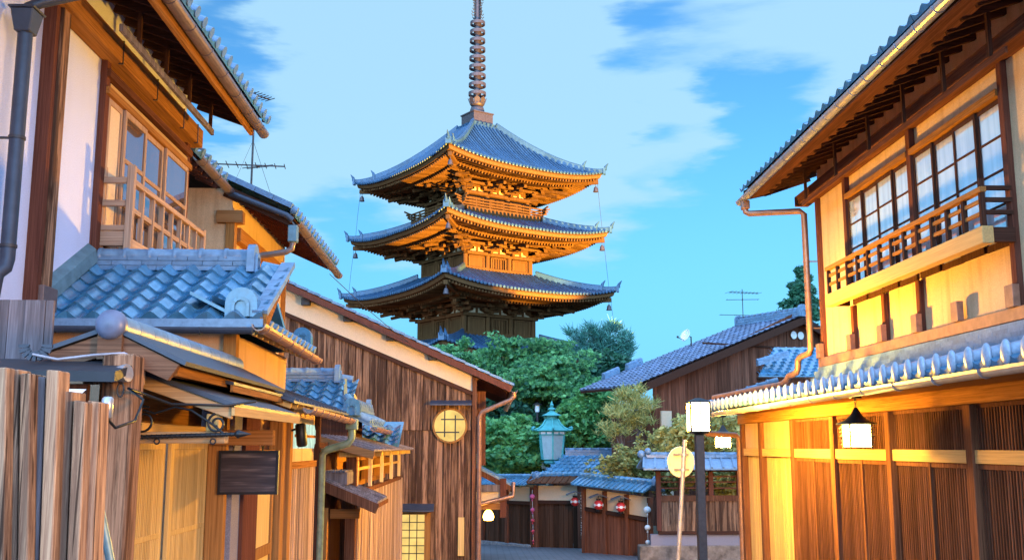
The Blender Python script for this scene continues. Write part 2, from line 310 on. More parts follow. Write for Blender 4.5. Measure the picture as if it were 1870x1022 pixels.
# ------------------------------------------------------------------ mesh building
ORG = {}
GS = 1.0          # size factor about the eye for a thing set out at another distance
Z = Vector((0, 0, 1)); Xa = Vector((1, 0, 0)); Ya = Vector((0, 1, 0))
def V3(*a): return Vector(a) if a else Vector((0, 0, 0))
class MB:
    def __init__(s): s.v = []; s.f = []; s.sm = []; s.mi = []; s.m = 0
    def add(s, vs, fs, smooth=False):
        k = len(s.v); s.v += [tuple(p) for p in vs]
        for f in fs: s.f.append([i + k for i in f]); s.sm.append(smooth); s.mi.append(s.m)
        return s
    def box(s, x0, x1, y0, y1, z0, z1):
        return s.hexa([(x0, y0, z0), (x1, y0, z0), (x1, y1, z0), (x0, y1, z0), (x0, y0, z1), (x1, y0, z1), (x1, y1, z1), (x0, y1, z1)])
    def hexa(s, p):
        return s.add(p, [(0, 3, 2, 1), (4, 5, 6, 7), (0, 1, 5, 4), (1, 2, 6, 5), (2, 3, 7, 6), (3, 0, 4, 7)])
    def beam(s, p, q, w, h, up=Z):
        p, q = Vector(p), Vector(q); d = (q - p).normalized(); up = Vector(up)
        sd = d.cross(up)
        if sd.length < 1e-4: sd = d.cross(Ya)
        sd.normalize(); u = sd.cross(d); a, b = sd * (w / 2), u * (h / 2)
        return s.hexa([p - a - b, p + a - b, q + a - b, q - a - b, p - a + b, p + a + b, q + a + b, q - a + b])
    def sweep(s, p, q, prof, up=Z, smooth=False, closed=True):
        p, q = Vector(p), Vector(q); d = (q - p).normalized(); sd = d.cross(Vector(up)).normalized(); u = sd.cross(d); n = len(prof)
        vs = [e + sd * a + u * b for e in (p, q) for a, b in prof]
        fs = [(i, (i + 1) % n, n + (i + 1) % n, n + i) for i in range(n if closed else n - 1)]
        s.add(vs, fs, smooth)
        if closed: s.add(vs, [tuple(range(n))[::-1], tuple(range(n, 2 * n))])
        return s
    def prism(s, pts, ext):
        e = Vector(ext); n = len(pts); vs = [Vector(p) for p in pts] + [Vector(p) + e for p in pts]
        return s.add(vs, [tuple(range(n))[::-1], tuple(range(n, 2 * n))] + [(i, (i + 1) % n, n + (i + 1) % n, n + i) for i in range(n)])
    def tube(s, pts, r, n=8, cap=True, radii=None):
        pts = [Vector(p) for p in pts]; vs = []; prev = None
        for i, p in enumerate(pts):
            a = pts[max(i - 1, 0)]; b = pts[min(i + 1, len(pts) - 1)]; d = (b - a)
            d = d.normalized() if d.length > 1e-9 else Z
            if prev is None:
                sd = d.cross(Z) if abs(d.z) < .95 else d.cross(Ya)
            else: sd = prev - d * prev.dot(d)
            sd.normalize(); prev = sd; u = d.cross(sd); rr = radii[i] if radii else r
            vs += [p + (sd * math.cos(2 * PI * k / n) + u * math.sin(2 * PI * k / n)) * rr for k in range(n)]
        fs = [(i * n + k, i * n + (k + 1) % n, (i + 1) * n + (k + 1) % n, (i + 1) * n + k) for i in range(len(pts) - 1) for k in range(n)]
        s.add(vs, fs, True)
        if cap: s.add(vs[:n], [tuple(range(n))[::-1]]); s.add(vs[-n:], [tuple(range(n))])
        return s
    def lathe(s, c, prof, n=16, smooth=True, axis=Z, rot=0.0, cap=True):
        c = Vector(c); ax = Vector(axis).normalized(); sd = ax.cross(Ya if abs(ax.y) < .9 else Xa).normalized(); u = ax.cross(sd); vs = []
        for r, z in prof:
            vs += [c + ax * z + (sd * math.cos(2 * PI * k / n + rot) + u * math.sin(2 * PI * k / n + rot)) * r for k in range(n)]
        m = len(prof)
        s.add(vs, [(i * n + k, i * n + (k + 1) % n, (i + 1) * n + (k + 1) % n, (i + 1) * n + k) for i in range(m - 1) for k in range(n)], smooth)
        if cap: s.add(vs[:n], [tuple(range(n))[::-1]]); s.add(vs[-n:], [tuple(range(n))])
        return s
    def ball(s, c, r, n=12, m=7, sc=(1, 1, 1)):
        c = Vector(c); vs = []
        for i in range(m + 1):
            t = PI * i / m
            vs += [c + V3(r * math.sin(t) * math.cos(2 * PI * k / n) * sc[0], r * math.sin(t) * math.sin(2 * PI * k / n) * sc[1], r * math.cos(t) * sc[2]) for k in range(n)]
        return s.add(vs, [((i + 1) * n + k, (i + 1) * n + (k + 1) % n, i * n + (k + 1) % n, i * n + k) for i in range(m) for k in range(n)], True)
    def build(s, name, mat, parent=None, bevel=0.0, org=None, thing=None):
        v = np.array(s.v, float).reshape(-1, 3) * GS
        if parent is not None: o0 = ORG[parent.name]
        elif org is not None: o0 = Vector(org)
        else:
            lo, hi = v.min(0), v.max(0); o0 = Vector(((lo[0] + hi[0]) / 2, (lo[1] + hi[1]) / 2, lo[2]))
        me = bpy.data.meshes.new(name); me.from_pydata((v - np.array(o0)).tolist(), [], s.f)
        me.polygons.foreach_set('use_smooth', s.sm)
        mats = mat if isinstance(mat, (list, tuple)) else [mat]
        for m in mats: me.materials.append(M[m] if isinstance(m, str) else m)
        if len(mats) > 1: me.polygons.foreach_set('material_index', s.mi)
        me.update()
        o = bpy.data.objects.new(name, me); COL.objects.link(o)
        if parent is not None: o.parent = parent
        else: o.location = o0
        ORG[o.name] = o0
        if bevel:
            b = o.modifiers.new('edge', 'BEVEL'); b.width = bevel; b.segments = 1; b.limit_method = 'ANGLE'; b.angle_limit = R(50)
        if thing: tag(o, *thing)
        return o
def tag(o, label, cat, group=None, kind=None):
    if label: o['label'] = label
    if cat: o['category'] = cat
    if group: o['group'] = group
    if kind: o['kind'] = kind
    return o
def thing(name, loc, label, cat, group=None):
    loc = Vector(loc) * GS
    o = bpy.data.objects.new(name, None); COL.objects.link(o); o.location = loc; o.empty_display_size = .3
    ORG[o.name] = Vector(loc)
    return tag(o, label, cat, group)
def copy_tree(o, loc, label=None):
    def cp(q, par):
        c = q.copy(); COL.objects.link(c)
        if par is not None: c.parent = par
        for ch in [x for x in COL.objects if x.parent == q and x != c]: cp(ch, c)
        return c
    kids = {}
    c = cp(o, None); c.location = loc; ORG[c.name] = Vector(loc)
    if label: c['label'] = label
    return c
def B(*a): return MB().box(*a)
def gz(y): return -1.75 - .043 * min(max(y, -12), 37)

# ------------------------------------------------------------------ building-craft shapes
def wave_tiles(mb, O, U, Vv, nu, nv, pu, pv, amp=.03, step=.024, seg=8, flip=1):
    """wavy pan tiles: O = eave corner, U along the eave, V up the slope"""
    O, U, Vv = Vector(O), Vector(U).normalized(), Vector(Vv).normalized(); N = U.cross(Vv).normalized()
    if N.z < 0: N = -N
    for j in range(nv):
        for i in range(nu):
            dj = random.uniform(-.003, .003); dh = random.uniform(-.002, .003)
            lo, hi, lip = [], [], []
            for k in range(seg + 1):
                s = k / seg; ss = s if flip > 0 else 1 - s
                h = amp * math.cos(2 * PI * (ss ** .82)) + dh
                b = O + U * ((i + s) * pu)
                lo.append(b + Vv * (j * pv + dj) + N * (h + step)); hi.append(b + Vv * ((j + 1) * pv + .015) + N * h)
                lip.append(b + Vv * (j * pv + dj + .004) + N * (h - step * .1 if j else -amp * 1.3))
            n = seg + 1
            mb.add(lo + hi, [(k, k + 1, n + k + 1, n + k) for k in range(seg)], True)
            mb.add(lip + lo, [(k, k + 1, n + k + 1, n + k) for k in range(seg)], False)
    return mb
def ridge(mb, p, q, w=.2, h=.16, r=.075, layers=3, pitch=.24):
    p, q = Vector(p), Vector(q); L = (q - p).length; d = (q - p) / L
    for k in range(layers):
        z0 = h * k / layers; ww = w * (1 - .12 * k); n = max(1, int(L / (pitch * 1.15))); o = (k % 2) * .5
        for i in range(n + (1 if o else 0)):
            a = max(0, (i - o) / n); b = min(1, (i + 1 - o) / n)
            mb.beam(p + d * (L * a + .003) + Z * (z0 + h / layers * .45), p + d * (L * b - .003) + Z * (z0 + h / layers * .45), ww + random.uniform(-.006, .006), h / layers * .86)
    n = max(1, round(L / pitch))
    for i in range(n):
        a = p + d * (L * i / n) + Z * h; b = p + d * (L * (i + 1) / n) + Z * h
        mb.tube([a, a + d * .035, a + d * .036, b], r, 10, True, [r * 1.12, r * 1.12, r, r * .97])
    return mb
def oni(mb, c, face, w, h, t=.1):
    """rounded ridge-end tile with a raised arch: c = bottom centre of its front"""
    c, face = Vector(c), Vector(face).normalized(); sd = Z.cross(face).normalized()
    def arch(w, h, n=10):
        r = w / 2; return [sd * (-r)] + [sd * (-r * math.cos(PI * k / n)) + Z * (h - r + r * math.sin(PI * k / n)) for k in range(n + 1)] + [sd * r]
    mb.prism([c - face * t + p for p in arch(w, h)], face * t)
    a = arch(w * .55, h * .68); b = arch(w * .38, h * .55)
    for i in range(len(a) - 1):
        mb.hexa([c + a[i], c + a[i + 1], c + b[i + 1], c + b[i], c + a[i] + face * .025, c + a[i + 1] + face * .025, c + b[i + 1] + face * .025, c + b[i] + face * .025])
    return mb
def halfround(r, n=8, wall=.008):
    o = [(r * math.cos(PI + PI * k / n), r * math.sin(PI + PI * k / n)) for k in range(n + 1)]
    i = [((r - wall) * math.cos(PI + PI * k / n), (r - wall) * math.sin(PI + PI * k / n)) for k in range(n, -1, -1)]
    return o + i
def gutter(mb, p, q, r=.06, pitch=.45, strap=True):
    p, q = Vector(p), Vector(q); L = (q - p).length; d = (q - p) / L
    mb.sweep(p, q, halfround(r), smooth=False)
    if strap:
        for i in range(int(L / pitch) + 1):
            a = p + d * min(L - .02, (i + .3) * pitch); mb.sweep(a, a + d * .014, halfround(r + .008, 8, .02))
    return mb
def planks(mb, P0, U, L, w, t, N, zb, zt, gap=.006, jit=.006, wj=.2):
    """upright boards along U from P0; zb / zt give bottom and top heights at a distance along U"""
    P0, U, N = Vector(P0), Vector(U).normalized(), Vector(N).normalized(); a = 0.0
    while a < L - .01:
        ww = min(w * random.uniform(1 - wj, 1 + wj), L - a); b = a + ww - gap; o = N * random.uniform(-jit, jit)
        pts = []
        for z in (zb, zt):
            for s, k in ((a, 0), (b, 0), (b, 1), (a, 1)):
                q = P0 + U * s + o + N * (t * k); pts.append(V3(q.x, q.y, z(s)))
        mb.hexa(pts); a += ww
    return mb
def slats(mb, P0, U, L, pitch, w, t, N, z0, z1):
    P0, U, N = Vector(P0), Vector(U).normalized(), Vector(N).normalized(); n = int(L / pitch)
    for i in range(n):
        a = P0 + U * ((i + .5) * L / n); mb.beam(V3(a.x, a.y, z0), V3(a.x, a.y, z1), w, t, N)
    return mb
def arc(c, r, a0, a1, n, ux, uy): return [Vector(c) + Vector(ux) * (r * math.cos(a0 + (a1 - a0) * k / n)) + Vector(uy) * (r * math.sin(a0 + (a1 - a0) * k / n)) for k in range(n + 1)]

# ------------------------------------------------------------------ foliage
def leaves(blobs, size, name, mat, parent, fold=.25, droop=0.0, shell=.25, asp=1.8, clump=.55, flat=.5, dens=1.0, spread=.75):
    """many small folded leaves through the volume of each blob (cx,cy,cz, rx,ry,rz, n)"""
    P = []; sub = []
    for cx, cy, cz, ax, ay, az, n in blobs:
        if n < 200: sub.append((cx, cy, cz, ax, ay, az, n)); continue
        m = max(4, int(n / 75)); d = rng.normal(size=(m, 3)); d /= np.linalg.norm(d, axis=1)[:, None]
        c = np.array([cx, cy, cz]) + d * (.3 + spread * rng.random((m, 1)) ** .7) * np.array([ax, ay, az])
        for q in c:
            f = .55 + .9 * rng.random(); g = clump * f; sub.append((q[0], q[1], q[2], g, g, g * flat, int(75 * f * f * dens)))
    for cx, cy, cz, ax, ay, az, n in sub:
        d = rng.normal(size=(n, 3)); d /= np.linalg.norm(d, axis=1)[:, None]
        rad = shell + (1.06 - shell) * rng.random((n, 1)) ** .7
        if n > 150: rad *= 1 + .18 * np.sin(d[:, :1] * 5 + cx) * np.cos(d[:, 2:3] * 6 + cz)
        q = d * rad * np.array([ax, ay, az])
        if n < 200 and az < ax * .7:
            tl = rng.normal(size=2) * .45; q[:, 2] += q[:, 0] * tl[0] + q[:, 1] * tl[1] - .25 * (q[:, 0] ** 2 + q[:, 1] ** 2) / max(ax, .01)
        P.append(np.array([cx, cy, cz]) + q)
    P = np.concatenate(P); n = len(P)
    a = rng.normal(size=(n, 3)); a[:, 2] = a[:, 2] * .6 - droop; a /= np.linalg.norm(a, axis=1)[:, None]
    b = np.cross(a, rng.normal(size=(n, 3))); b /= np.linalg.norm(b, axis=1)[:, None]; c = np.cross(a, b)
    s = size * (.6 + .8 * rng.random((n, 1)))
    v = np.stack([P - a * s * asp / 2, P + b * s * .5 + c * s * fold, P + a * s * asp / 2, P - b * s * .5 + c * s * fold], 1).reshape(-1, 3)
    return leafmesh(v, n, name, mat, parent)
def leafmesh(v, n, name, mat, parent):
    o0 = np.array(ORG[parent.name]); me = bpy.data.meshes.new(name)
    me.vertices.add(4 * n); me.vertices.foreach_set('co', (v - o0).astype('f').ravel())
    me.loops.add(4 * n); me.loops.foreach_set('vertex_index', np.arange(4 * n, dtype='i'))
    me.polygons.add(n); me.polygons.foreach_set('loop_start', np.arange(0, 4 * n, 4, dtype='i')); me.polygons.foreach_set('loop_total', np.full(n, 4, 'i'))
    me.materials.append(M[mat]); me.update(calc_edges=True); me.validate()
    o = bpy.data.objects.new(name, me); COL.objects.link(o); o.parent = parent; ORG[o.name] = Vector(o0); return o
def needles(tufts, ln, wd, per, name, mat, parent, up=.5):
    P = np.repeat(np.array(tufts), per, 0); n = len(P)
    d = rng.normal(size=(n, 3)); d[:, 2] = np.abs(d[:, 2]) * .9 + up * .6; d /= np.linalg.norm(d, axis=1)[:, None]
    b = np.cross(d, rng.normal(size=(n, 3))); b /= np.linalg.norm(b, axis=1)[:, None]
    L = ln * (.6 + .6 * rng.random((n, 1))); P = P + rng.normal(size=(n, 3)) * ln * .2
    v = np.stack([P - b * wd / 2, P + b * wd / 2, P + d * L + b * wd * .15, P + d * L - b * wd * .15], 1).reshape(-1, 3)
    return leafmesh(v, n, name, mat, parent)
def trunk(parent, base, tops, r0, mat='trunk'):
    mb = MB(); base = Vector(base); fork = base.lerp(sum((Vector(t) for t in tops), Vector()) / len(tops), .45)
    mb.tube([base, base.lerp(fork, .5) + V3(.06, .04, 0), fork], r0, 8, True, [r0, r0 * .8, r0 * .62])
    for t in tops:
        t = Vector(t); mid = fork.lerp(t, .5) + V3(random.uniform(-.2, .2), random.uniform(-.2, .2), random.uniform(.0, .3))
        mb.tube([fork, mid, t], r0 * .4, 6, True, [r0 * .5, r0 * .3, r0 * .1])
        for k in range(3):
            e = mid.lerp(t, random.random()) + V3(*(random.uniform(-.5, .5) for _ in range(3))); mb.tube([mid, e], r0 * .15, 5, True, [r0 * .2, r0 * .06])
    return mb.build('trunk', mat, parent)

# ------------------------------------------------------------------ ground and street
def ground():
    mb = MB(); xs = [-700, -120, -40, -15, -6, 0, 6, 15, 40, 120, 700]; ys = [-120, -12, 0, 10, 20, 30, 37, 60, 120, 300, 1500]
    vs = [(x, y, gz(y) - .02) for y in ys for x in xs]; n = len(xs)
    mb.add(vs, [(j * n + i, j * n + i + 1, (j + 1) * n + i + 1, (j + 1) * n + i) for j in range(len(ys) - 1) for i in range(n - 1)])
    tag(mb.build('ground', 'earth', org=(0, 0, -1.75)), 'bare earth under the houses and trees', 'ground', None, 'structure')
    mb = MB(); vs = []; ys = [-10, 0, 8, 16, 24, 30, 37.5]
    for y in ys: vs += [(-2.6, y, gz(y)), (6.0, y, gz(y))]
    mb.add(vs, [(2 * j, 2 * j + 1, 2 * j + 3, 2 * j + 2) for j in range(len(ys) - 1)])
    tag(mb.build('street', 'road', org=(1, 10, -2)), 'grey stone paved street running down between the houses', 'street', None, 'structure')
ground()

# ------------------------------------------------------------------ right: timber townhouse
T = thing('townhouse', (5.4, 13, gz(13)), 'timber townhouse with slatted ground floor and balcony, street lamp at its corner', 'house')
mb = MB(); mb.box(5.45, 9, 3.5, 16.24, 1.0, 4.55); mb.build('upper_wall', 'ochre', T)
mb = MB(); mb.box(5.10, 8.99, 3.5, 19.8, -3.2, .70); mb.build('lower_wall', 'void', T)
# ground-floor posts and beams
PY = [19.82, 18.50, 16.57, 14.62, 12.58, 10.45, 8.42, 6.4]
for y in PY:
    B(4.93, 5.09, y - .075, y + .075, -3.2, .425).build('post', 'brownwood', T, bevel=.006)
B(4.90, 5.10, 3.5, 19.93, .43, .60).build('lintel', 'cedarY', T, bevel=.006)
B(4.955, 5.095, 3.5, 19.745, -.17, -.035).build('rail', 'palewoodY', T, bevel=.004)
# bay with plaster panel and upright boards near the lamp
for a, b in ((16.645, 18.425), (18.575, 19.745)):
    B(5.0, 5.098, a, b, -.033, .428).build('plaster_panel', 'ochre2', T)
    mb = MB(); planks(mb, (5.06, a, 0), Ya, b - a, .115, .03, -Xa, lambda s: -3.15, lambda s: -.172, gap=.012, jit=.008); mb.build('board_panel', 'palewood', T)
# slatted bays
for i in range(2, 7):
    a, b = PY[i + 1] + .076, PY[i] - .076
    mb = MB(); slats(mb, (5.0, a, 0), Ya, b - a, .058, .024, .012, Xa, -.034, .429)
    mb.box(4.985, 5.03, a, b, .385, .428); mb.build('transom_lattice', 'lattice', T)
    mid = (a + b) / 2
    for c, d in ((a, mid - .025), (mid + .025, b)):
        mb = MB(); slats(mb, (5.0, c, 0), Ya, d - c, .056, .024, .012, Xa, -3.1, -.21)
        mb.build('lattice_door', 'lattice', T)
    mb = MB(); mb.box(4.97, 5.03, mid - .024, mid + .024, -3.1, -.172); mb.box(4.98, 5.025, a, mid - .025, -.225, -.172); mb.box(4.98, 5.025, mid + .025, b, -.225, -.172)
    mb.build('door_frame', 'brownwood', T)
# pent roof over the ground floor
B(4.28, 5.0, 3.5, 19.4, .602, .625).build('eave_soffit', 'cedarY', T)
sl = V3(1.25, 0, .33).normalized()
mb = MB(); wave_tiles(mb, (4.2, 19.4, .70), -Ya, sl, 49, 5, .322, .25, .034, .022, 10)
mb.prism([V3(4.22, 3.6, .63), V3(5.445, 3.6, .955), V3(5.445, 3.6, .91), V3(4.28, 3.6, .626)], V3(0, 15.78, 0))
mb.build('pent_roof', 'tile', T)
for i in range(49):
    y = 19.4 - (i + .98) * .322
    mb = MB(); mb.ball((4.20, y, .755), .074, 12, 8, (.45, 1, 1.42)); mb.lathe((4.215, y, .755), [(.066, -.16), (.066, .0)], 10, axis=(-1, 0, -.27)); mb.build('eave_tile', 'knob', T)
mb = MB()
for k in range(7):
    a = V3(4.2, 19.42, .80) + V3(1.25, 0, .42).normalized() * (k * .205); mb.tube([a, a + sl * .03, a + sl * .031, a + sl * .215], .06, 10, True, [.07, .07, .06, .058])
mb.build('verge_tile', 'tilepale', T)
mb = MB()
for j in range(5):
    y = 3.6
    while y < 16.3:
        e = min(y + .31, 16.35); mb.box(5.22 + j * .03, 5.44, y + (j % 2) * .12, e - .006 + (j % 2) * .12, .97 + j * .056, 1.02 + j * .056); y += .31
mb.build('noshi_course', 'tilepale', T)
B(5.35, 5.452, 3.5, 16.3, 1.255, 1.39).build('flashing', 'copper', T, bevel=.004)
mb = gutter(MB(), (4.14, 3.6, .645), (4.14, 19.45, .60), .072, .9); mb.build('lower_gutter', 'palegutter', T)
# upper wall framing
for y in (16.17, 14.8, 13.62, 12.49, 10.15, 7.8, 5.5):
    full = y in (16.17, 10.15, 7.8)
    B(5.385, 5.452, y - .05, y + .05, 1.391, 3.99 if full else 2.04).build('upper_post', 'redwood', T)
for y in (16.19, 14.8, 13.62, 12.49, 11.38, 10.15):
    MB().box(5.31, 5.384, y - .085, y + .085, 1.392, 1.62).build('post_boot', 'copper', T, bevel=.004)
for y in (12.49, 14.85):
    B(5.375, 5.452, y - .06, y + .06, 2.30, 3.99).build('window_post', 'redwood', T)
# windows: two groups of four sashes
def sash_window(a, b, n):
    for i in range(n):
        y0 = a + (b - a) * i / n; y1 = a + (b - a) * (i + 1) / n; x = 5.405 if i % 2 else 5.425
        mb = MB(); z0, z1 = 2.06, 3.64; f = .042
        mb.box(x, x + .03, y0, y0 + f, z0, z1); mb.box(x, x + .03, y1 - f, y1, z0, z1)
        mb.box(x, x + .03, y0 + f, y1 - f, z1 - .05, z1); mb.box(x, x + .03, y0 + f, y1 - f, z0, z0 + .07)
        for k in (1, 2, 3): mb.box(x + .004, x + .026, y0 + f, y1 - f, z0 + .07 + k * .365, z0 + .095 + k * .365)
        wd = mb.build('window', 'darkwood', T)
        B(x + .012, x + .017, y0 + f, y1 - f, z0 + .07, z1 - .05).build('pane', 'glassR', wd)
    B(5.36, 5.452, a - .02, b + .02, 3.645, 3.72).build('window_head', 'cedarY', T)
sash_window(10.22, 12.42, 4); sash_window(12.56, 14.78, 4)
# balcony
B(5.04, 5.16, 10.05, 14.92, 2.035, 2.215).build('balcony_beam', 'palewoodY', T, bevel=.006)
for y in (10.05, 14.83): B(5.161, 5.384, y, y + .08, 2.05, 2.20).build('balcony_arm', 'darkwoodX', T)
B(5.161, 5.384, 10.14, 14.82, 2.17, 2.205).build('balcony_floor', 'redwoodY', T)
mb = MB(); mb.box(5.055, 5.125, 10.07, 14.92, 2.575, 2.63); mb.build('handrail', 'cedarY', T, bevel=.004)
for z in (2.345, 2.475): B(5.085, 5.11, 10.1, 14.9, z, z + .04).build('guard_rail', 'cedarY', T)
for i in range(13):
    y = 10.12 + i * (14.86 - 10.12) / 12
    B(5.07, 5.118, y - .024, y + .024, 2.216, 2.574 if i else 2.72).build('baluster', 'darkwood', T)
for z in (2.345, 2.475, 2.60): B(5.12, 5.40, 10.09, 10.13, z, z + .045).build('return_rail', 'darkwoodX', T)
# upper eave: wall beam, rafters, soffit board, gutter, tiled roof
B(5.22, 5.452, 3.5, 16.75, 3.99, 4.16).build('wall_beam', 'redwoodY', T, bevel=.008)
y = 4.0
while y < 17.1:
    MB().beam((4.80, y, 4.285), (5.60, y, 4.56), .055, .075).build('rafter', 'darkwoodX', T); y += .335
mb = MB(); mb.hexa([(4.56, 3.5, 4.225), (4.90, 3.5, 4.30), (4.90, 17.2, 4.30), (4.56, 17.2, 4.225), (4.56, 3.5, 4.25), (4.90, 3.5, 4.325), (4.90, 17.2, 4.325), (4.56, 17.2, 4.225 + .025)])
mb.build('soffit_board', 'redwoodY', T)
y = 10.2
while y < 17: MB().prism([V3(4.86, y, 4.297), V3(4.93, y, 4.297), V3(4.86, y, 4.23)], V3(0, .03, 0)).build('soffit_cleat', 'darkwood', T); y += .67
mb = MB(); mb.hexa([(4.50, 3.5, 4.33), (9.5, 3.5, 6.2), (9.5, 17.25, 6.2), (4.50, 17.25, 4.33), (4.50, 3.5, 4.38), (9.5, 3.5, 6.27), (9.5, 17.25, 6.27), (4.50, 17.25, 4.38)])
mb.build('upper_roof', 'cedarY', T)
us = V3(5, 0, 1.88).normalized()
mb = MB(); wave_tiles(mb, (4.44, 17.28, 4.40), -Ya, us, 36, 4, .28, .26, .028, .022, 6); mb.build('roof_tiles', 'tile', T)
mb = MB(); mb.hexa([(4.50, 17.255, 4.24), (7.5, 17.255, 5.38), (7.5, 17.30, 5.38), (4.50, 17.30, 4.24), (4.50, 17.255, 4.40), (7.5, 17.255, 5.55), (7.5, 17.30, 5.55), (4.50, 17.30, 4.40)]); mb.build('bargeboard', 'redwood', T)
gutter(MB(), (4.44, 3.6, 4.30), (4.44, 17.35, 4.22), .07, .47).build('upper_gutter', 'palegutter', T)
# hanging board under the rafters on dark struts
B(5.07, 5.10, 9.4, 15.9, 3.80, 3.87).build('hanging_board', 'redwoodY', T)
for y in (9.7, 10.75, 11.85, 13.0, 14.3, 15.7): B(5.06, 5.099, y - .022, y + .022, 3.872, 4.36).build('hanger', 'darkwood', T)
# downpipe from the upper gutter over the pent roof, then to the street
a = rx(1393, 366, 4.55); b = rx(1488, 384, 5.28); c = rx(1497, 640, 5.28); d = rx(1472, 690, 5.0)
MB().box(4.40, 4.53, 17.0, 17.16, 4.02, 4.17).build('gutter_box', 'copper', T, bevel=.015)
pipe = [V3(4.46, 17.08, 4.03), V3(4.47, 17.08, 3.98), V3(4.52, 17.05, 3.94), V3(5.22, 16.5, 3.86), V3(5.28, 16.46, 3.80), V3(5.28, 16.44, 1.56), V3(5.27, 16.48, 1.50), V3(5.20, 16.76, 1.46), V3(5.18, 16.82, 1.40), V3(5.18, 16.84, 1.28), V3(5.17, 16.9, 1.21), V3(5.10, 17.1, 1.17), V3(5.08, 17.16, 1.10), V3(5.03, 17.3, 1.04), V3(4.28, 19.15, .90)]
MB().tube(pipe, .052, 10).build('downpipe', 'copper', T)
mb = MB()
for z in (3.0, 1.9): mb.lathe((5.28, 16.45, z), [(.058, -.012), (.058, .012)], 10); mb.box(5.30, 5.45, 16.42, 16.44, z - .008, z + .008)
mb.build('pipe_clip', 'copper', T)
pipe = [V3(4.15, 19.42, .58), V3(4.15, 19.46, .33), V3(4.2, 19.5, .24), V3(4.86, 19.95, .22), V3(4.93, 19.97, .15), V3(4.93, 19.97, -3.0)]
MB().tube(pipe, .055, 10).build('downpipe', 'copper', T)

# hanging lanterns
def hang_lantern(c, s, top, label, glow='lantern'):
    c = Vector(c); L = thing('hanging_lantern', c, label, 'lantern', 'iron lanterns hung under eaves')
    w = .125 * s
    MB().box(c.x - w, c.x + w, c.y - w, c.y + w, c.z - .13 * s, c.z + .12 * s).build('glow', glow, L)
    mb = MB(); mb.lathe(c + Z * (.13 * s), [(.235 * s, 0), (.23 * s, .012 * s), (.14 * s, .045 * s), (.075 * s, .10 * s), (.035 * s, .17 * s), (.015 * s, .20 * s)], 20); mb.build('lantern_cap', 'black', L)
    mb = MB()
    for sx in (-1, 1):
        for sy in (-1, 1): mb.box(c.x + sx * w - .008 * s, c.x + sx * w + .008 * s, c.y + sy * w - .008 * s, c.y + sy * w + .008 * s, c.z - .15 * s, c.z + .135 * s)
    for k in range(5):
        z = c.z + (-.11 + k * .05) * s; e = w + .035 * s
        for sg in (-1, 1):
            mb.box(c.x - e, c.x + e, c.y + sg * (w + .012 * s) - .004 * s, c.y + sg * (w + .012 * s) + .004 * s, z - .004 * s, z + .004 * s)
            mb.box(c.x + sg * (w + .012 * s) - .004 * s, c.x + sg * (w + .012 * s) + .004 * s, c.y - e, c.y + e, z + .006 * s, z + .014 * s)
    mb.build('cage', 'black', L)
    mb = MB(); z = c.z + .36 * s; k = 0
    while z < top:
        mb.tube([V3(c.x + (.012 if k % 2 else 0) * math.cos(t), c.y + (0 if k % 2 else .012) * math.cos(t), z + .028 * math.sin(t)) for t in [2 * PI * q / 8 for q in range(9)]], .004, 5, False); z += .04; k += 1
    mb.box(c.x - .06, c.x + .06, c.y - .05, c.y + .05, top - .01, top + .025); mb.build('chain', 'black', L)
    return L
hang_lantern((4.4, 12.13, .13), 1.0, .575, 'square iron lantern with flared cap hanging in front of the slatted doors')
hang_lantern((5.0, 21.6, .12), 1.0, .62, 'small glowing lantern hung past the house corner behind the street lamp pipe', 'lanternfar')

# ------------------------------------------------------------------ left: white plaster house with balcony
H = thing('plaster_house', (-3.9, 10.5, gz(10)), 'white plastered two-storey house with sash windows and wooden balcony', 'house')
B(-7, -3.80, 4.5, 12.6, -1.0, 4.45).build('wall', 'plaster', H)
mb = MB(); mb.box(-3.799, -3.69, 8.42, 8.50, .9, 4.1); mb.build('corner_trim', 'redwood', H)
B(-3.799, -3.665, 8.503, 8.66, .9, 4.1).build('corner_post', 'weathered', H, bevel=.005)
B(-3.799, -3.70, 8.662, 8.73, 1.2, 4.1).build('corner_trim', 'redwood', H)
B(-3.80, -3.645, 8.46, 8.74, 1.10, 1.32).build('post_shoe', 'gutter', H, bevel=.004)
B(-3.799, -3.735, 9.733, 9.84, 1.6, 3.98).build('window_post', 'redwood', H, bevel=.004)
B(-3.799, -3.735, 12.5, 12.628, 1.6, 3.98).build('window_post', 'redwood', H, bevel=.004)
# sashes
ys = [9.85, 10.24, 10.92, 11.6, 12.49]
B(-3.798, -3.785, 9.842, 12.498, 1.7, 3.5).build('reveal', 'darkwood', H)
for i in range(4):
    a, b = ys[i], ys[i + 1]; x = -3.765 + .03 * (i % 2); z0, z1, f = 1.95, 3.42, .05
    mb = MB(); mb.box(x, x + .03, a, a + f, z0, z1); mb.box(x, x + .03, b - f, b, z0, z1); mb.box(x, x + .03, a + f, b - f, z1 - .06, z1); mb.box(x, x + .03, a + f, b - f, z0, z0 + .06)
    if i:
        for z in (2.42, 2.88): mb.box(x + .003, x + .028, a + f, b - f, z, z + .045)
    wd = mb.build('window', 'ashwood', H, bevel=.003)
    B(x + .012, x + .017, a + f, b - f, z0 + .06, z1 - .06).build('pane', 'glassL' if i else 'cream', wd)
B(-3.80, -3.70, 9.74, 12.62, 3.425, 3.50).build('window_head', 'cedarY', H, bevel=.004)
B(-3.799, -3.73, 9.842, 12.498, 3.502, 3.56).build('window_head', 'palewoodY', H)
B(-3.80, -3.62, 7.6, 12.75, 3.76, 3.99).build('wall_beam', 'cedarY', H, bevel=.008)
B(-3.80, -3.70, 9.74, 12.62, 3.60, 3.68).build('wall_rail', 'redwoodY', H, bevel=.004)
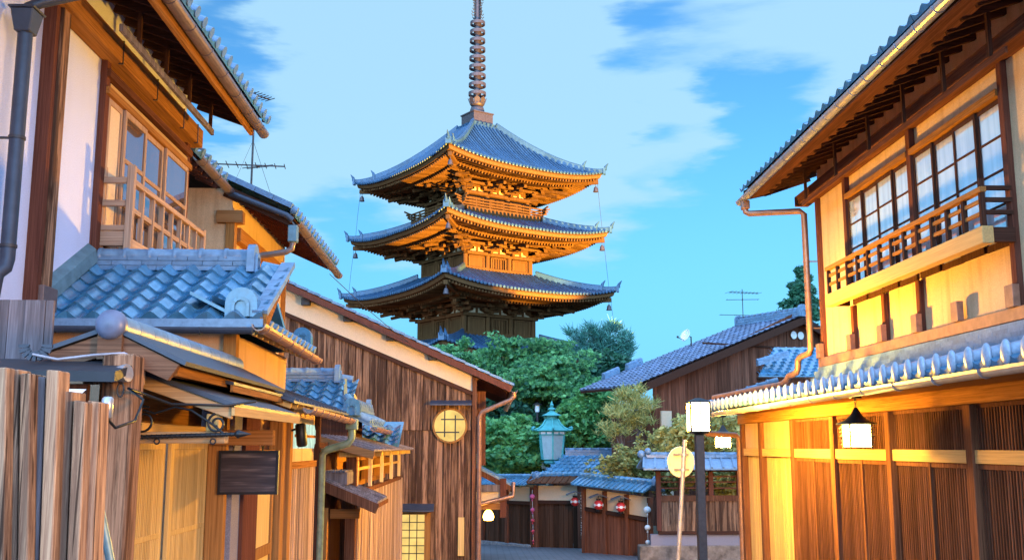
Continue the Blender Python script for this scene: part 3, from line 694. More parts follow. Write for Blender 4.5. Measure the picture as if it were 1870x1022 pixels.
for y in (9.82, 10.9, 11.9, 12.5): B(-3.66, -3.613, y - .008, y + .008, 3.752, 3.995).build('beam_strap', 'iron', H)
# eave
y = 7.7
while y < 12.85: MB().beam((-3.72, y, 4.33), (-3.0, y, 4.07), .055, .075).build('rafter', 'darkwoodX', H); y += .30
mb = MB(); mb.hexa([(-7, 5, 5.62), (-2.94, 5, 4.12), (-2.94, 12.95, 4.12), (-7, 12.95, 5.62), (-7, 5, 5.68), (-2.94, 5, 4.17), (-2.94, 12.95, 4.17), (-7, 12.95, 5.68)])
mb.build('roof', 'greywood', H)
B(-3.03, -2.985, 5, 12.75, 3.93, 4.09).build('fascia', 'cedarY', H, bevel=.004)
us = V3(-4, 0, 1.5).normalized()
mb = MB(); wave_tiles(mb, (-2.86, 5.2, 4.19), Ya, us, 30, 4, .26, .26, .03, .022, 6); mb.build('roof_tiles', 'tile', H)
for i in range(31):
    MB().lathe((-2.87, 5.2 + i * .26, 4.235), [(.062, -.03), (.062, .05)], 10, axis=(-1, 0, .36)).build('eave_tile', 'tilepale', H)
gutter(MB(), (-2.9, 5, 4.09), (-2.9, 12.98, 4.03), .07, .62).build('gutter', 'gutter', H)
B(-3.37, -3.335, 9.0, 12.2, 3.76, 3.83).build('hanging_board', 'greywood', H)
for y in (9.5, 10.35, 11.2, 12.1): B(-3.375, -3.338, y - .02, y + .02, 3.832, 4.17).build('hanger', 'darkwood', H)
# balcony
B(-3.50, -3.43, 9.80, 9.87, 1.85, 2.72).build('newel', 'ashwood', H, bevel=.005)
B(-3.80, -3.73, 9.86, 9.92, 1.85, 2.72).build('newel', 'ashwood', H, bevel=.005)
for y in (10.15, 10.48, 10.8, 11.12, 11.43, 11.75, 12.05): B(-3.485, -3.44, y - .025, y + .025, 1.99, 2.53).build('baluster', 'ashwood', H)
B(-3.49, -3.435, 12.36, 12.43, 1.85, 2.62).build('newel', 'ashwood', H, bevel=.005)
mb = MB(); mb.box(-3.49, -3.43, 9.87, 12.36, 2.53, 2.585); mb.build('handrail', 'ashlong', H, bevel=.004)
mb = MB(); mb.box(-3.48, -3.45, 9.87, 12.36, 2.26, 2.31); mb.build('guard_rail', 'ashlong', H)
B(-3.495, -3.43, 9.87, 12.36, 1.87, 1.99).build('balcony_beam', 'ashlong', H, bevel=.004)
for z0_, z1_ in ((2.54, 2.60), (2.31, 2.37), (2.07, 2.12), (1.92, 2.06)): B(-3.73, -3.50, 9.82, 9.86, z0_, z1_).build('return_rail', 'ashcross', H)
B(-3.8, -3.5, 9.87, 12.36, 1.85, 1.90).build('balcony_floor', 'ashlong', H)
# downpipe with its hopper
hp = rx(48, 40, -3.62)
mb = MB(); mb.hexa([(hp.x - .06, hp.y - .07, hp.z - .10), (hp.x + .06, hp.y - .07, hp.z - .10), (hp.x + .06, hp.y + .07, hp.z - .10), (hp.x - .06, hp.y + .07, hp.z - .10), (hp.x - .09, hp.y - .1, hp.z + .08), (hp.x + .09, hp.y - .1, hp.z + .08), (hp.x + .09, hp.y + .1, hp.z + .08), (hp.x - .09, hp.y + .1, hp.z + .08)])
mb.box(hp.x - .105, hp.x + .105, hp.y - .115, hp.y + .115, hp.z + .08, hp.z + .10); mb.build('gutter_box', 'sheet', H, bevel=.008)
bt = rx(22, 500, -3.62)
MB().tube([(hp.x, hp.y, hp.z - .10), (hp.x, hp.y, 1.40), (hp.x - .005, hp.y - .02, 1.33), (hp.x - .04, hp.y - .07, 1.27), (hp.x - .05, hp.y - .09, 1.1)], .056, 12).build('downpipe', 'sheet', H)
MB().tube([(-2.9, 8.3, 4.0), (-2.92, 8.28, 3.93), (-3.0, 8.2, 3.85), (-3.52, hp.y, hp.z + .16), (hp.x, hp.y, hp.z + .11)], .045, 10).build('downpipe', 'sheet', H)
mb = MB()
for z in (2.35, 1.5): mb.lathe((hp.x, hp.y, z), [(.064, -.012), (.064, .012)], 12); mb.box(hp.x - .16, hp.x - .05, hp.y - .01, hp.y + .01, z - .008, z + .008)
mb.build('pipe_clip', 'iron', H)

# ------------------------------------------------------------------ left: second house, ochre, deep tiled eave
GS = 1.115
H2 = thing('ochre_house', (-4, 15, gz(15)), 'ochre plastered house with low tiled eave beyond the balcony', 'house')
B(-8, -3.27, 13.0, 16.5, -1, 3.3).build('wall', 'ochre', H2)
B(-3.33, -3.22, 12.94, 13.10, 1.2, 2.86).build('corner_post', 'cedar', H2, bevel=.005)
B(-3.45, -3.12, 12.9, 13.08, 2.83, 2.99).build('bracket', 'cedarX', H2, bevel=.006)
B(-3.30, -3.17, 13.10, 16.45, 2.62, 2.80).build('wall_beam', 'cedarY', H2, bevel=.006)
for y in (14.2, 15.2, 16.35): B(-3.29, -3.21, y - .05, y + .05, .8, 2.618).build('post', 'cedar', H2)
B(-3.28, -3.20, 14.25, 15.15, 2.28, 2.36).build('window_head', 'cedarY', H2)
for a, b in ((14.26, 14.70), (14.72, 15.14)):
    mb = MB(); f = .045; x = -3.262; mb.box(x, x + .04, a, a + f, 1.4, 2.27); mb.box(x, x + .04, b - f, b, 1.4, 2.27); mb.box(x, x + .04, a + f, b - f, 2.22, 2.27); mb.box(x, x + .04, a + f, b - f, 1.85, 1.89)
    wd = mb.build('window', 'cedar', H2); B(x + .01, x + .016, a + f, b - f, 1.4, 2.22).build('pane', 'glassL', wd)
s2 = V3(-1, 0, .455).normalized()
def h2z(x): return 2.93 + (-2.56 - x) * .455
mb = MB()
for (x0, y0, y1) in ((-3.40, 11.45, 13.0), (-2.52, 13.0, 16.75)):
    mb.hexa([(-8, y0, h2z(-8)), (x0, y0, h2z(x0)), (x0, y1, h2z(x0)), (-8, y1, h2z(-8)), (-8, y0, h2z(-8) + .05), (x0, y0, h2z(x0) + .05), (x0, y1, h2z(x0) + .05), (-8, y1, h2z(-8) + .05)])
mb.build('roof', 'darkwoodY', H2)
mb = MB(); wave_tiles(mb, (-2.46, 13.05, h2z(-2.46) + .09), Ya, s2, 14, 4, .263, .26, .03, .022, 6); wave_tiles(mb, (-3.34, 11.45, h2z(-3.34) + .09), Ya, s2, 6, 4, .263, .26, .03, .022, 6)
mb.build('roof_tiles', 'tile', H2)
for i in range(15): MB().lathe((-2.47, 13.05 + i * .263, h2z(-2.47) + .125), [(.06, -.03), (.06, .05)], 10, axis=(-1, 0, .36)).build('eave_tile', 'tilepale', H2)
for i in range(6): MB().lathe((-3.35, 11.5 + i * .263, h2z(-3.35) + .125), [(.06, -.03), (.06, .05)], 10, axis=(-1, 0, .36)).build('eave_tile', 'tilepale', H2)
mb = MB(); n = 4
for k in range(n):
    a = V3(-2.5, 13.02, h2z(-2.5) + .16) - V3(1, 0, -.455) * (k * .24); b = a - V3(1, 0, -.455) * .235
    mb.beam(a, b, .17, .07)
mb.build('verge_tile', 'tilepale', H2)
mb = MB(); mb.beam((-2.5, 12.97, h2z(-2.5) - .04), (-3.36, 12.97, h2z(-3.36) - .04), .04, .14); mb.build('bargeboard', 'darkwoodX', H2)
y = 13.2
while y < 16.7: MB().beam((-3.2, y, h2z(-3.2) - .05), (-2.56, y, h2z(-2.56) - .05), .045, .06).build('rafter', 'redwood', H2); y += .24
y = 11.6
while y < 13: MB().beam((-3.7, y, h2z(-3.7) - .05), (-3.42, y, h2z(-3.42) - .05), .045, .06).build('rafter', 'redwood', H2); y += .24
gutter(MB(), (-2.44, 13.0, h2z(-2.44) - .0), (-2.44, 16.9, h2z(-2.44) - .06), .065, .6).build('gutter', 'gutter', H2)
gutter(MB(), (-3.30, 11.45, h2z(-3.3) + .02), (-3.30, 13.05, h2z(-3.3) - .01), .065, .6).build('gutter', 'gutter', H2)
MB().tube([(-3.30, 12.95, h2z(-3.3) - .05), (-3.22, 12.92, h2z(-3.3) - .08), (-2.55, 12.9, h2z(-2.5) + .02), (-2.48, 12.92, h2z(-2.5) - .04)], .04, 10).build('downpipe', 'sheet', H2)
MB().box(-2.53, -2.41, 12.9, 13.02, 2.58, 2.80).build('gutter_box', 'flash', H2, bevel=.012)
MB().tube([(-2.47, 12.96, 2.58), (-2.48, 12.96, 2.50), (-2.55, 12.97, 2.46), (-3.5, 12.9, 2.30), (-3.9, 12.85, 2.22)], .04, 10).build('downpipe', 'gutter', H2)

GS = 1.0
def antenna(base, h, arms, label, stays=()):
    b = Vector(base); A = thing('tv_antenna', b, label, 'antenna', 'roof television antennas')
    MB().tube([b, b + Z * h], .016, 6).build('mast', 'iron', A)
    for z, x0, x1, n, ln, ang in arms:
        d = V3(math.cos(ang), math.sin(ang), 0); s = V3(-d.y, d.x, 0); mb = MB(); p = b + Z * z
        mb.tube([p + d * x0, p + d * x1], .012, 5)
        for k in range(n):
            q = p + d * (x0 + (x1 - x0) * k / (n - 1)); l = ln * (1 - .35 * k / n); mb.tube([q - s * l + Z * -.0, q + s * l], .007, 5)
        mb.build('boom', 'iron', A)
    if stays:
        mb = MB()
        for e in stays: mb.tube([b + Z * h * .6, b + Vector(e)], .003, 4)
        mb.build('stay_wire', 'iron', A)
    return A
antenna((-3.65, 15.6, 3.55), 1.97, [(.78, -.52, .50, 8, .2, .12), (1.93, -.05, .30, 6, .16, .9), (.80, .15, .2, 2, .28, 1.2)], 'tall spiky antenna mast rising behind the ochre house roof', [(-.6, .3, -.1), (.5, .2, -.3)])

# ------------------------------------------------------------------ left: low annex with blue wave tiles facing the viewer
A1 = thing('tiled_annex', (-2.9, 9.6, gz(9)), 'low annex with rows of blue wavy tiles below the white house', 'annex')
O = V3(-3.72, 8.58, 1.06); up = V3(0, 1.17, .63).normalized()
mb = MB(); wave_tiles(mb, O, Xa, up, 8, 6, .232, .222, .034, .026, 12)
mb.hexa([(-3.78, 8.62, .98), (-1.88, 8.62, .98), (-1.88, 9.8, 1.62), (-3.78, 9.8, 1.62), (-3.78, 8.62, 1.02), (-1.88, 8.62, 1.02), (-1.88, 9.8, 1.66), (-3.78, 9.8, 1.66)])
mb.hexa([(-3.78, 9.9, 1.62), (-2.1, 9.9, 1.62), (-2.1, 11.1, 1.0), (-3.78, 11.1, 1.0), (-3.78, 9.9, 1.68), (-2.1, 9.9, 1.68), (-2.1, 11.1, 1.06), (-3.78, 11.1, 1.06)])
mb.build('roof', 'tile', A1)
mb = ridge(MB(), (-3.72, 9.82, 1.66), (-2.28, 9.82, 1.66), .2, .15, .075, 3, .25); mb.build('ridge', 'tilepale', A1)
mb = oni(MB(), (-2.20, 9.75, 1.64), Xa, .22, .28, .07); mb.build('ridge_end', 'tilepale', A1)
MB().tube([(-2.16, 9.82, 1.70), (-1.98, 9.82, 1.66)], .07, 12).build('ridge_end', 'tile', A1)
mb = MB(); mb.hexa([(-3.80, 8.55, 1.10), (-3.70, 8.55, 1.10), (-3.70, 9.72, 1.74), (-3.80, 9.72, 1.74), (-3.80, 8.55, 1.28), (-3.72, 8.55, 1.22), (-3.72, 9.72, 1.86), (-3.80, 9.72, 1.92)]); mb.build('flashing', 'flash', A1)
mb = MB(); mb.box(-3.72, -1.86, 8.565, 8.60, .985, 1.055); mb.build('eave_edge', 'tilepale', A1)
# verge (barge) on the street side and the ridge-end tile over it
mb = MB(); mb.beam((-1.86, 8.6, 1.02), (-1.95, 9.8, 1.63), .05, .13); mb.build('bargeboard', 'cedarY', A1)
mb = MB()
for k in range(5): 
    a = V3(-1.90, 8.62 + k * .23, 1.11 + k * .123); mb.beam(a, a + V3(0, .24, .125), .13, .05)
mb.build('verge_tile', 'tilepale', A1)
mb = oni(MB(), (-2.06, 8.62, 1.08), -Ya, .27, .25, .16); mb.build('corner_tile', 'tile', A1)
B(-3.79, -2.2, 8.9, 11.4, -1.2, .97).build('wall', 'ochre2', A1)
B(-2.25, -2.14, 8.84, 8.95, -.2, .96).build('post', 'cedar', A1)
mb = gutter(MB(), (-3.75, 8.52, .985), (-1.92, 8.52, .97), .05, .6); mb.build('gutter', 'sheet', A1)
# street-side skirt roof
ss = V3(-1, 0, .5).normalized()
mb = MB(); wave_tiles(mb, (-1.92, 8.66, 1.04), Ya, ss, 12, 2, .235, .22, .024, .02, 8); mb.hexa([(-2.5, 8.64, 1.27), (-1.95, 8.64, .99), (-1.95, 11.5, .99), (-2.5, 11.5, 1.27), (-2.5, 8.64, 1.30), (-1.95, 8.64, 1.02), (-1.95, 11.5, 1.02), (-2.5, 11.5, 1.30)])
mb.build('skirt_roof', 'tile', A1)
for i in range(13): MB().lathe((-1.925, 8.68 + i * .235, 1.06), [(.05, -.02), (.05, .04)], 8, axis=(-1, 0, .4)).build('eave_tile', 'tilepale', A1)
gutter(MB(), (-1.88, 8.5, 1.005), (-1.88, 11.55, .965), .06, .55).build('gutter', 'copper', A1)
mb = oni(MB(), (-2.02, 11.3, 1.1), -Ya, .2, .2, .12); mb.build('ridge_end', 'tile', A1)
y = 8.8
while y < 11.4: MB().beam((-2.2, y, 1.06), (-1.95, y, .95), .04, .05).build('rafter', 'palewood', A1); y += .24

# ------------------------------------------------------------------ left: shop front with roofed gateway, canopy and sliding doors
S = thing('shop_front', (-2.2, 8, gz(8)), 'narrow wooden shop entrance with lit sliding doors under a small canopy', 'shop')
# roof over the gateway: ridge running along the street with a round end tile
R0, R1 = V3(-2.18, 5.98, .70), V3(-2.16, 9.0, .70)
mb = MB(); mb.lathe(R0, [(.005, -.035), (.05, -.03), (.082, -.012), (.09, .01), (.09, .04)], 24, axis=Ya); mb.build('ridge_end', 'tilefar', S)
mb = MB()
for k in range(11):
    a = R0 + V3(0, .05 + k * .27, -.005); mb.tube([a, a + V3(0, .262, 0)], .078, 14, True)
mb.build('ridge', 'tilepale', S)
for sx, xe, ze in ((-1, -2.58, .545), (1, -1.74, .475)):
    mb = MB(); c = V3(-2.18, 0, .70)
    a, b = V3(-2.18, 6.0, .69), V3(xe, 6.0, ze); d = (b - a); nrm = V3(-d.z, 0, d.x).normalized() * (1 if sx > 0 else -1)
    if nrm.z < 0: nrm = -nrm
    mb.hexa([a - nrm * .012, b - nrm * .012, b - nrm * .012 + V3(0, 3.0, 0), a - nrm * .012 + V3(0, 3.0, 0), a + nrm * .014, b + nrm * .014, b + nrm * .014 + V3(0, 3.0, 0), a + nrm * .014 + V3(0, 3.0, 0)]); mb.build('gate_roof', 'sheet', S)
    mb = MB(); b2 = a + d * .93
    mb.prism([a - nrm * .02 + V3(0, .02, 0), b2 - nrm * .02 + V3(0, .02, 0), b2 - nrm * .125 + V3(-.02 * sx, .02, 0), a - nrm * .15 + V3(0, .02, 0)], V3(0, .05, 0)); mb.build('bargeboard', 'umberX', S, bevel=.003)
    mb = MB()
    for t in (.45, .85): p = a + d * t - nrm * .07; mb.beam(p + V3(0, .08, 0), p + V3(0, 2.9, 0), .06, .07)
    mb.build('purlin', 'cedarY', S)
B(-2.25, -2.11, 5.985, 6.015, .50, .655).build('king_block', 'umberX', S)
mb = MB(); slats(mb, (-2.36, 6.1, 0), Xa, .36, .03, .024, .02, Ya, .36, .56); mb.build('gable_infill', 'bamboo', S)
# gateway post and dark lean-to on the left of it
mb = MB(); mb.box(-2.17, -1.985, 5.86, 6.04, gz(6), .52); mb.build('gate_post', 'weathered', S, bevel=.012)
mb = MB(); mb.hexa([(-3.6, 5.6, .36), (-2.0, 5.6, .345), (-2.0, 6.1, .47), (-3.6, 6.1, .49), (-3.6, 5.6, .42), (-2.0, 5.6, .40), (-2.0, 6.1, .50), (-3.6, 6.1, .52)]); mb.build('lean_to_roof', 'tarred', S)
B(-3.6, -2.18, 5.7, 5.74, -.2, .34).build('lean_to_board', 'darkwood', S)
mb = MB(); mb.add([(-2.75, 5.55, .31), (-2.13, 5.55, .30), (-2.30, 5.45, .10), (-2.75, 5.45, .07)], [(0, 1, 2, 3)]); mb.add([(-2.75, 5.556, .312), (-2.13, 5.556, .302), (-2.30, 5.456, .102), (-2.75, 5.456, .072)], [(3, 2, 1, 0)]); mb.build('awning_cloth', 'whitepaper', S)
# yellow-lit lintel boards between gate roof and canopy
B(-2.26, -2.2, 6.1, 9.0, .42, .54).build('lintel_board', 'cedarY', S)
# canopy above the doors
cs = V3(.66, 0, -.235); ca = V3(-2.2, 6.38, .47)
mb = MB(); mb.hexa([ca, ca + cs, ca + cs + V3(0, 2.25, 0), ca + V3(0, 2.25, 0), ca + Z * .03, ca + cs + Z * .03, ca + cs + V3(0, 2.25, .03), ca + V3(0, 2.25, .03)]); mb.build('canopy_roof', 'sheet', S)
mb = MB(); mb.prism([ca + V3(0, .02, -.002), ca + cs * .97 + V3(0, .02, -.002), ca + cs * .97 + V3(0, .02, -.075), ca + V3(0, .02, -.085)], V3(0, .045, 0)); mb.build('canopy_bargeboard', 'palewoodX', S, bevel=.003)
y = 6.55
while y < 8.6: MB().beam(ca + V3(.05, y - 6.38, -.04), ca + cs * .96 + V3(0, y - 6.38, -.03), .03, .045).build('canopy_rafter', 'palewoodX', S); y += .16
mb = MB(); mb.beam(ca + cs + V3(-.005, .0, -.02), ca + cs + V3(-.005, 2.25, -.02), .02, .055); mb.build('canopy_fascia', 'palewoodY', S)
mb = MB(); mb.hexa([(-2.32, 7.2, .55), (-1.75, 7.2, .42), (-1.75, 9.3, .42), (-2.32, 9.3, .55), (-2.32, 7.2, .575), (-1.75, 7.2, .445), (-1.75, 9.3, .445), (-2.32, 9.3, .575)]); mb.build('canopy_roof', 'sheet', S)
mb = MB(); mb.beam((-1.76, 7.2, .40), (-1.76, 9.3, .40), .02, .05); mb.build('canopy_fascia', 'cedarY', S)
# jambs, lintel, doors
B(-2.22, -2.10, 6.06, 6.20, gz(6), .40).build('jamb', 'palewood', S, bevel=.004)
B(-2.24, -1.60, 6.42, 6.52, .02, .09).build('bracket_beam', 'palewoodX', S, bevel=.004)
B(-1.72, -1.64, 6.43, 6.51, .092, .20).build('bracket_post', 'palewood', S, bevel=.004)
B(-2.14, -1.68, 8.26, 8.36, .01, .13).build('canopy_beam', 'cedarX', S, bevel=.004)
B(-2.24, -2.14, 6.53, 8.25, .05, .15).build('door_head', 'palewoodY', S, bevel=.004)
mb = MB(); mb.box(-2.30, -2.285, 6.2, 8.4, .152, .42); mb.build('door_transom', 'cedarY', S)
for (a, b, x) in ((6.42, 7.36, -2.24), (7.38, 8.36, -2.205)):
    mb = MB(); f = .06
    mb.box(x - .03, x, a, a + f, gz(8), .045); mb.box(x - .03, x, b - f, b, gz(8), .045); mb.box(x - .03, x, a + f, b - f, -.02, .045); mb.box(x - .03, x, a + f, b - f, -.62, -.585)
    dr = mb.build('sliding_door', 'palewood', S, bevel=.003)
    mb = MB(); slats(mb, (x - .012, a + f, 0), Ya, b - a - 2 * f, .033, .018, .018, Xa, gz(8) + .5, -.021); mb.build('lattice', 'palewood', dr)
    B(x - .034, x - .031, a + f, b - f, gz(8), -.02).build('backing', 'cedar', dr)
B(-2.20, -2.06, 8.32, 8.42, gz(8), .30).build('jamb', 'cedar', S, bevel=.004)
B(-2.36, -2.03, 8.46, 8.74, gz(8), .40).build('plaster_pier', 'greyplaster', S)
B(-2.07, -2.0, 8.745, 9.28, gz(8), .34).build('pier_board', 'redwood', S)
# framed door panel, bright post, boarded bay
mb = MB(); a, b = 9.30, 10.14; x = -2.03
mb.box(x - .04, x, a, a + .09, gz(9), -.03); mb.box(x - .04, x, b - .09, b, gz(9), -.03); mb.box(x - .04, x, a + .09, b - .09, -.12, -.03); mb.box(x - .04, x, a + .09, b - .09, -1.0, -.9)
dr = mb.build('panelled_door', 'cedar', S, bevel=.004)
B(x - .03, x - .018, a + .09, b - .09, -.9, -.12).build('panel', 'palewood', dr); B(x - .03, x - .018, a + .09, b - .09, gz(9), -1.0).build('panel', 'palewood', dr)
B(-2.1, -1.97, 10.16, 10.34, gz(10), .42).build('bay_post', 'cedar', S, bevel=.006)
B(-2.1, -1.97, 10.56, 10.72, gz(10), .42).build('bay_post', 'cedar', S, bevel=.006)
B(-2.12, -2.04, 10.725, 12.5, -.16, .42).build('bay_wall', 'ochre', S)
B(-2.05, -2.0, 10.725, 12.45, -.23, -.162).build('bay_rail', 'cedarY', S)
mb = MB(); planks(mb, (-2.04, 10.73, 0), Ya, 1.74, .075, .03, Xa, lambda s: gz(12), lambda s: -.233, gap=.018, jit=.006); mb.build('bay_boards', 'bamboo', S)
B(-2.10, -1.98, 12.47, 12.58, gz(12), .42).build('bay_post', 'darkwood', S)
# lean-to roof with copper gutter along the bay
mb = MB(); mb.hexa([(-2.45, 8.9, .66), (-1.64, 8.9, .37), (-1.64, 12.5, .37), (-2.45, 12.5, .66), (-2.45, 8.9, .68), (-1.64, 8.9, .39), (-1.64, 12.5, .39), (-2.45, 12.5, .68)])
y = 9.0
while y < 12.5: mb.beam((-2.45, y, .692), (-1.65, y, .402), .022, .02); y += .21
mb.build('bay_roof', 'sheet', S)
y = 9.0
while y < 12.5: MB().beam((-2.1, y, .50), (-1.68, y, .35), .04, .05).build('bay_rafter', 'palewood', S); y += .3
gutter(MB(), (-1.60, 9.4, .35), (-1.60, 12.5, .32), .055, .4).build('gutter', 'copper', S)
MB().box(-1.67, -1.53, 12.46, 12.58, .20, .33).build('gutter_box', 'greengutter', S, bevel=.01)
MB().tube([(-1.60, 12.52, .20), (-1.60, 12.52, .10), (-1.64, 12.52, .04), (-1.90, 12.52, -.04), (-1.95, 12.52, -.10), (-1.95, 12.52, gz(12))], .045, 12).build('downpipe', 'greengutter', S)
# things fixed in front of the shop
def sign_bracket():
    y = 6.38; s = thing('sign_bracket', (-2.0, y, .0), 'black wrought iron scroll bracket by the gate post', 'bracket')
    mb = MB(); mb.tube([(-2.2, y, .055), (-1.52, y, .075)], .012, 8)
    for k in range(22): mb.lathe((-2.18 + k * .03, y, .0556 + k * .00088), [(.013, -.006), (.016, 0), (.013, .006)], 6, axis=(1, 0, .5))
    mb.lathe((-1.50, y, .0755), [(.012, -.03), (.028, -.01), (.02, .005), (.002, .07)], 8, axis=Xa); mb.build('bar', 'black', s)
    mb = MB(); mb.tube([(-2.2, y, .27), (-2.15, y, .24), (-2.02, y, .20), (-1.9, y, .24), (-1.8, y, .22), (-1.66, y, .13), (-1.60, y, .08)], .008, 6); mb.build('brace', 'black', s)
    def spiral(c, r, turns, st, dirn=1): return [Vector(c) + V3(math.cos(st + dirn * t) , 0, math.sin(st + dirn * t)) * (r * (1 - .75 * t / (turns * 2 * PI))) for t in [turns * 2 * PI * k / 30 for k in range(31)]]
    for c, r, st in (((-2.09, y, .155), .09, 1.2), ((-1.64, y, .14), .06, 1.8)):
        MB().tube(spiral(c, r, 1.5, st), .008, 6).build('scroll', 'black', s)
    for x in (-2.0, -1.66): MB().tube([V3(x + .016 * math.cos(t), y, .032 + .016 * math.sin(t)) for t in [2 * PI * k / 12 for k in range(13)]], .005, 6, False).build('ring', 'black', s)
sign_bracket()
def hanging_sign():
    y = 8.31; a, b = ry(401, 822, y), ry(507, 902, y); s = thing('hanging_sign', ((a.x + b.x) / 2, y, b.z), 'dark framed signboard with smeared pale streaks hung in the passage', 'sign')
    m, t, p = newmat('smeared_board'); g = t.n('ShaderNodeNewGeometry'); mp = t.n('ShaderNodeMapping'); mp.inputs['Scale'].default_value = (1.3, 1, 20); t.l(g.outputs['Position'], mp.inputs[0])
    n1 = t.n('ShaderNodeTexNoise'); n1.inputs['Scale'].default_value = 1.5; n1.inputs['Detail'].default_value = 3; t.l(mp.outputs[0], n1.inputs[0])
    t.l(t.ramp(n1.outputs['Fac'], [(.40, (.022, .016, .022)), (.54, (.05, .036, .042)), (.68, (.20, .16, .155))]), p.inputs['Base Color']); p.inputs['Roughness'].default_value = .4
    B(a.x + .02, b.x - .02, y - .012, y + .012, b.z + .02, a.z - .02).build('board', m, s)
    mb = MB(); mb.box(a.x, b.x, y - .02, y + .02, a.z - .02, a.z); mb.box(a.x, b.x, y - .02, y + .02, b.z, b.z + .02); mb.box(a.x, a.x + .02, y - .02, y + .02, b.z + .02, a.z - .02); mb.box(b.x - .02, b.x, y - .02, y + .02, b.z + .02, a.z - .02); mb.build('frame', 'black', s)
    for x in (a.x + .11, b.x - .13):
        mb = MB(); z = a.z + .015; k = 0
        while z < .012: mb.tube([V3(x + (.009 if k % 2 else .002) * math.cos(t), y + (.002 if k % 2 else .009) * math.cos(t), z + .018 * math.sin(t)) for t in [2 * PI * q / 8 for q in range(9)]], .003, 4, False); z += .026; k += 1
        mb.build('chain', 'black', s)
hanging_sign()
def spot_panel():
    y = 10.74; a, b = rx(527, 768, -2.0), rx(580, 812, -1.99)
    p = thing('wall_panel', (-1.99, 11.4, b.z), 'pale notched wall panel whose own glow stands in for the black spotlight', 'panel')
    y0, y1, z0, z1 = 10.98, 12.4, -.02, .25; c = .10
    pts = [V3(-2.035, y0 + c, z0), V3(-2.035, y1 - c, z0), V3(-2.035, y1 - c * .4, z0 + .05), V3(-2.035, y1, z0 + .06), V3(-2.035, y1, z1 - .06), V3(-2.035, y1 - c * .4, z1 - .05), V3(-2.035, y1 - c, z1), V3(-2.035, y0 + c, z1), V3(-2.035, y0, z1 - .05), V3(-2.035, y0, z0 + .05)]
    MB().prism(pts, V3(.02, 0, 0)).build('board', 'panelglow', p); B(-2.014, -2.0, y0 + .05, y1 - .05, .10, .13).build('slat', 'cedarY', p)
    q = thing('spotlight', (-1.97, 10.55, .02), 'black cylinder spotlight on a short arm before the pale panel', 'spotlight')
    MB().lathe((-1.86, 10.62, .02), [(.04, -.02), (.055, 0), (.055, .2), (.04, .215)], 16, axis=(-.1, -.1, 1)).build('housing', 'black', q)
    MB().tube([(-1.98, 10.62, .16), (-1.92, 10.62, .18), (-1.87, 10.61, .16)], .012, 8).build('arm', 'black', q)
spot_panel()
def gate_lamp():
    c = ry(215, 688, 5.8); q = thing('floodlight', c, 'small zinc floodlight with a hanging ring on the gate post', 'floodlight')
    MB().lathe(c + V3(.03, 0, .02), [(.02, -.09), (.04, -.08), (.045, -.02), (.05, 0), (.05, .03)], 14, axis=(1, -.3, .1)).build('housing', 'silver', q)
    mb = MB(); cc = c + V3(.02, 0, -.07); mb.tube([cc + V3(.018 * math.cos(t), 0, .04 * math.sin(t)) for t in [2 * PI * k / 12 for k in range(13)]], .006, 6, False); mb.tube([cc + V3(.014 * math.cos(t), 0, .022 * math.sin(t) + .055) for t in [2 * PI * k / 12 for k in range(13)]], .006, 6, False); mb.build('ring', 'iron', q)
    c = ry(196, 745, 5.45); q = thing('cable_box', c, 'grey cylindrical cable box with looping black wire on the gate post', 'cable box')
    MB().lathe(c, [(.02, -.05), (.03, -.045), (.03, .05), (.02, .06)], 12).build('housing', 'silver', q)
    mb = MB(); mb.tube([c + V3(0, 0, -.05), c + V3(.03, .05, -.10), c + V3(.08, .2, -.06), c + V3(.07, .35, .06), c + V3(.0, .3, .12), c + V3(.12, .7, .05), c + V3(.4, .9, .05), c + V3(.55, 1.0, .08)], .008, 6); mb.build('cable', 'black', q)
gate_lamp()
# curl of black roof scrap and bundled hose at the gable's left foot
c = ry(65, 638, 5.9)
mb = MB()
for k in range(9): t = PI * (1 + k / 8); mb.beam(c + V3(.035 * math.cos(t), 0, .02 + .03 * math.sin(t)), c + V3(.095 * math.cos(t), 0, .02 + .085 * math.sin(t)), .016, .02)
mb.build('fan_tile', 'sheet', S)
MB().tube([c + V3(.0, -.03, -.03), c + V3(.15, -.05, -.06), c + V3(.35, -.05, -.035), c + V3(.5, .0, -.02), c + V3(.56, .05, -.05)], .009, 6).build('cable', 'palegutter', S)

# foreground fence of rough slabs, grey board fence, leaning pole
F = thing('slab_fence', (-1.95, 4.6, gz(4)), 'rough upright timber slab fence in the near left corner', 'fence')
edges = [(-30, 670), (18, 674), (44, 681), (62, 688), (88, 676), (118, 714), (143, 734), (188, 734)]
xs = [-34, 14, 37, 58, 84, 110, 134, 159, 184]
for i in range(8):
    y = 4.55 + .05 * (i % 2) + i * .03
    a, b = ry(xs[i], edges[i][1], y), ry(xs[i + 1], edges[i][1], y)
    a2, b2 = ry(xs[i] - (14 if i > 2 else 6), 1060, y), ry(xs[i + 1] - (14 if i > 2 else 6), 1060, y)
    zb = gz(4); k = (a.z - zb) / (a.z - a2.z)
    def dn(p, q): return p + (q - p) * k
    A_, B_, C_, D_ = a, b - V3(.006, 0, 0), dn(b, b2) - V3(.006, 0, 0), dn(a, a2); t = V3(0, .09 + .04 * (i % 3), 0); top = V3(0, 0, random.uniform(-.012, .012))
    MB().hexa([D_, C_, C_ + t, D_ + t, A_ + top, B_, B_ + t, A_ + t + top]).build('slab', 'fencewood' if i not in (3,) else 'greywood', F, bevel=.005)
mb = MB(); planks(mb, (-3.5, 7.0, 0), Xa, .56, .13, .03, Ya, lambda s: -.2, lambda s: .99 - .01 * s, gap=.004, jit=.004)
mb.box(-3.5, -2.9, 6.97, 6.995, .42, .47)
mb.build('board_screen', 'greywood', None, thing=('short grey weathered board screen below the white house downpipe', 'fence'))
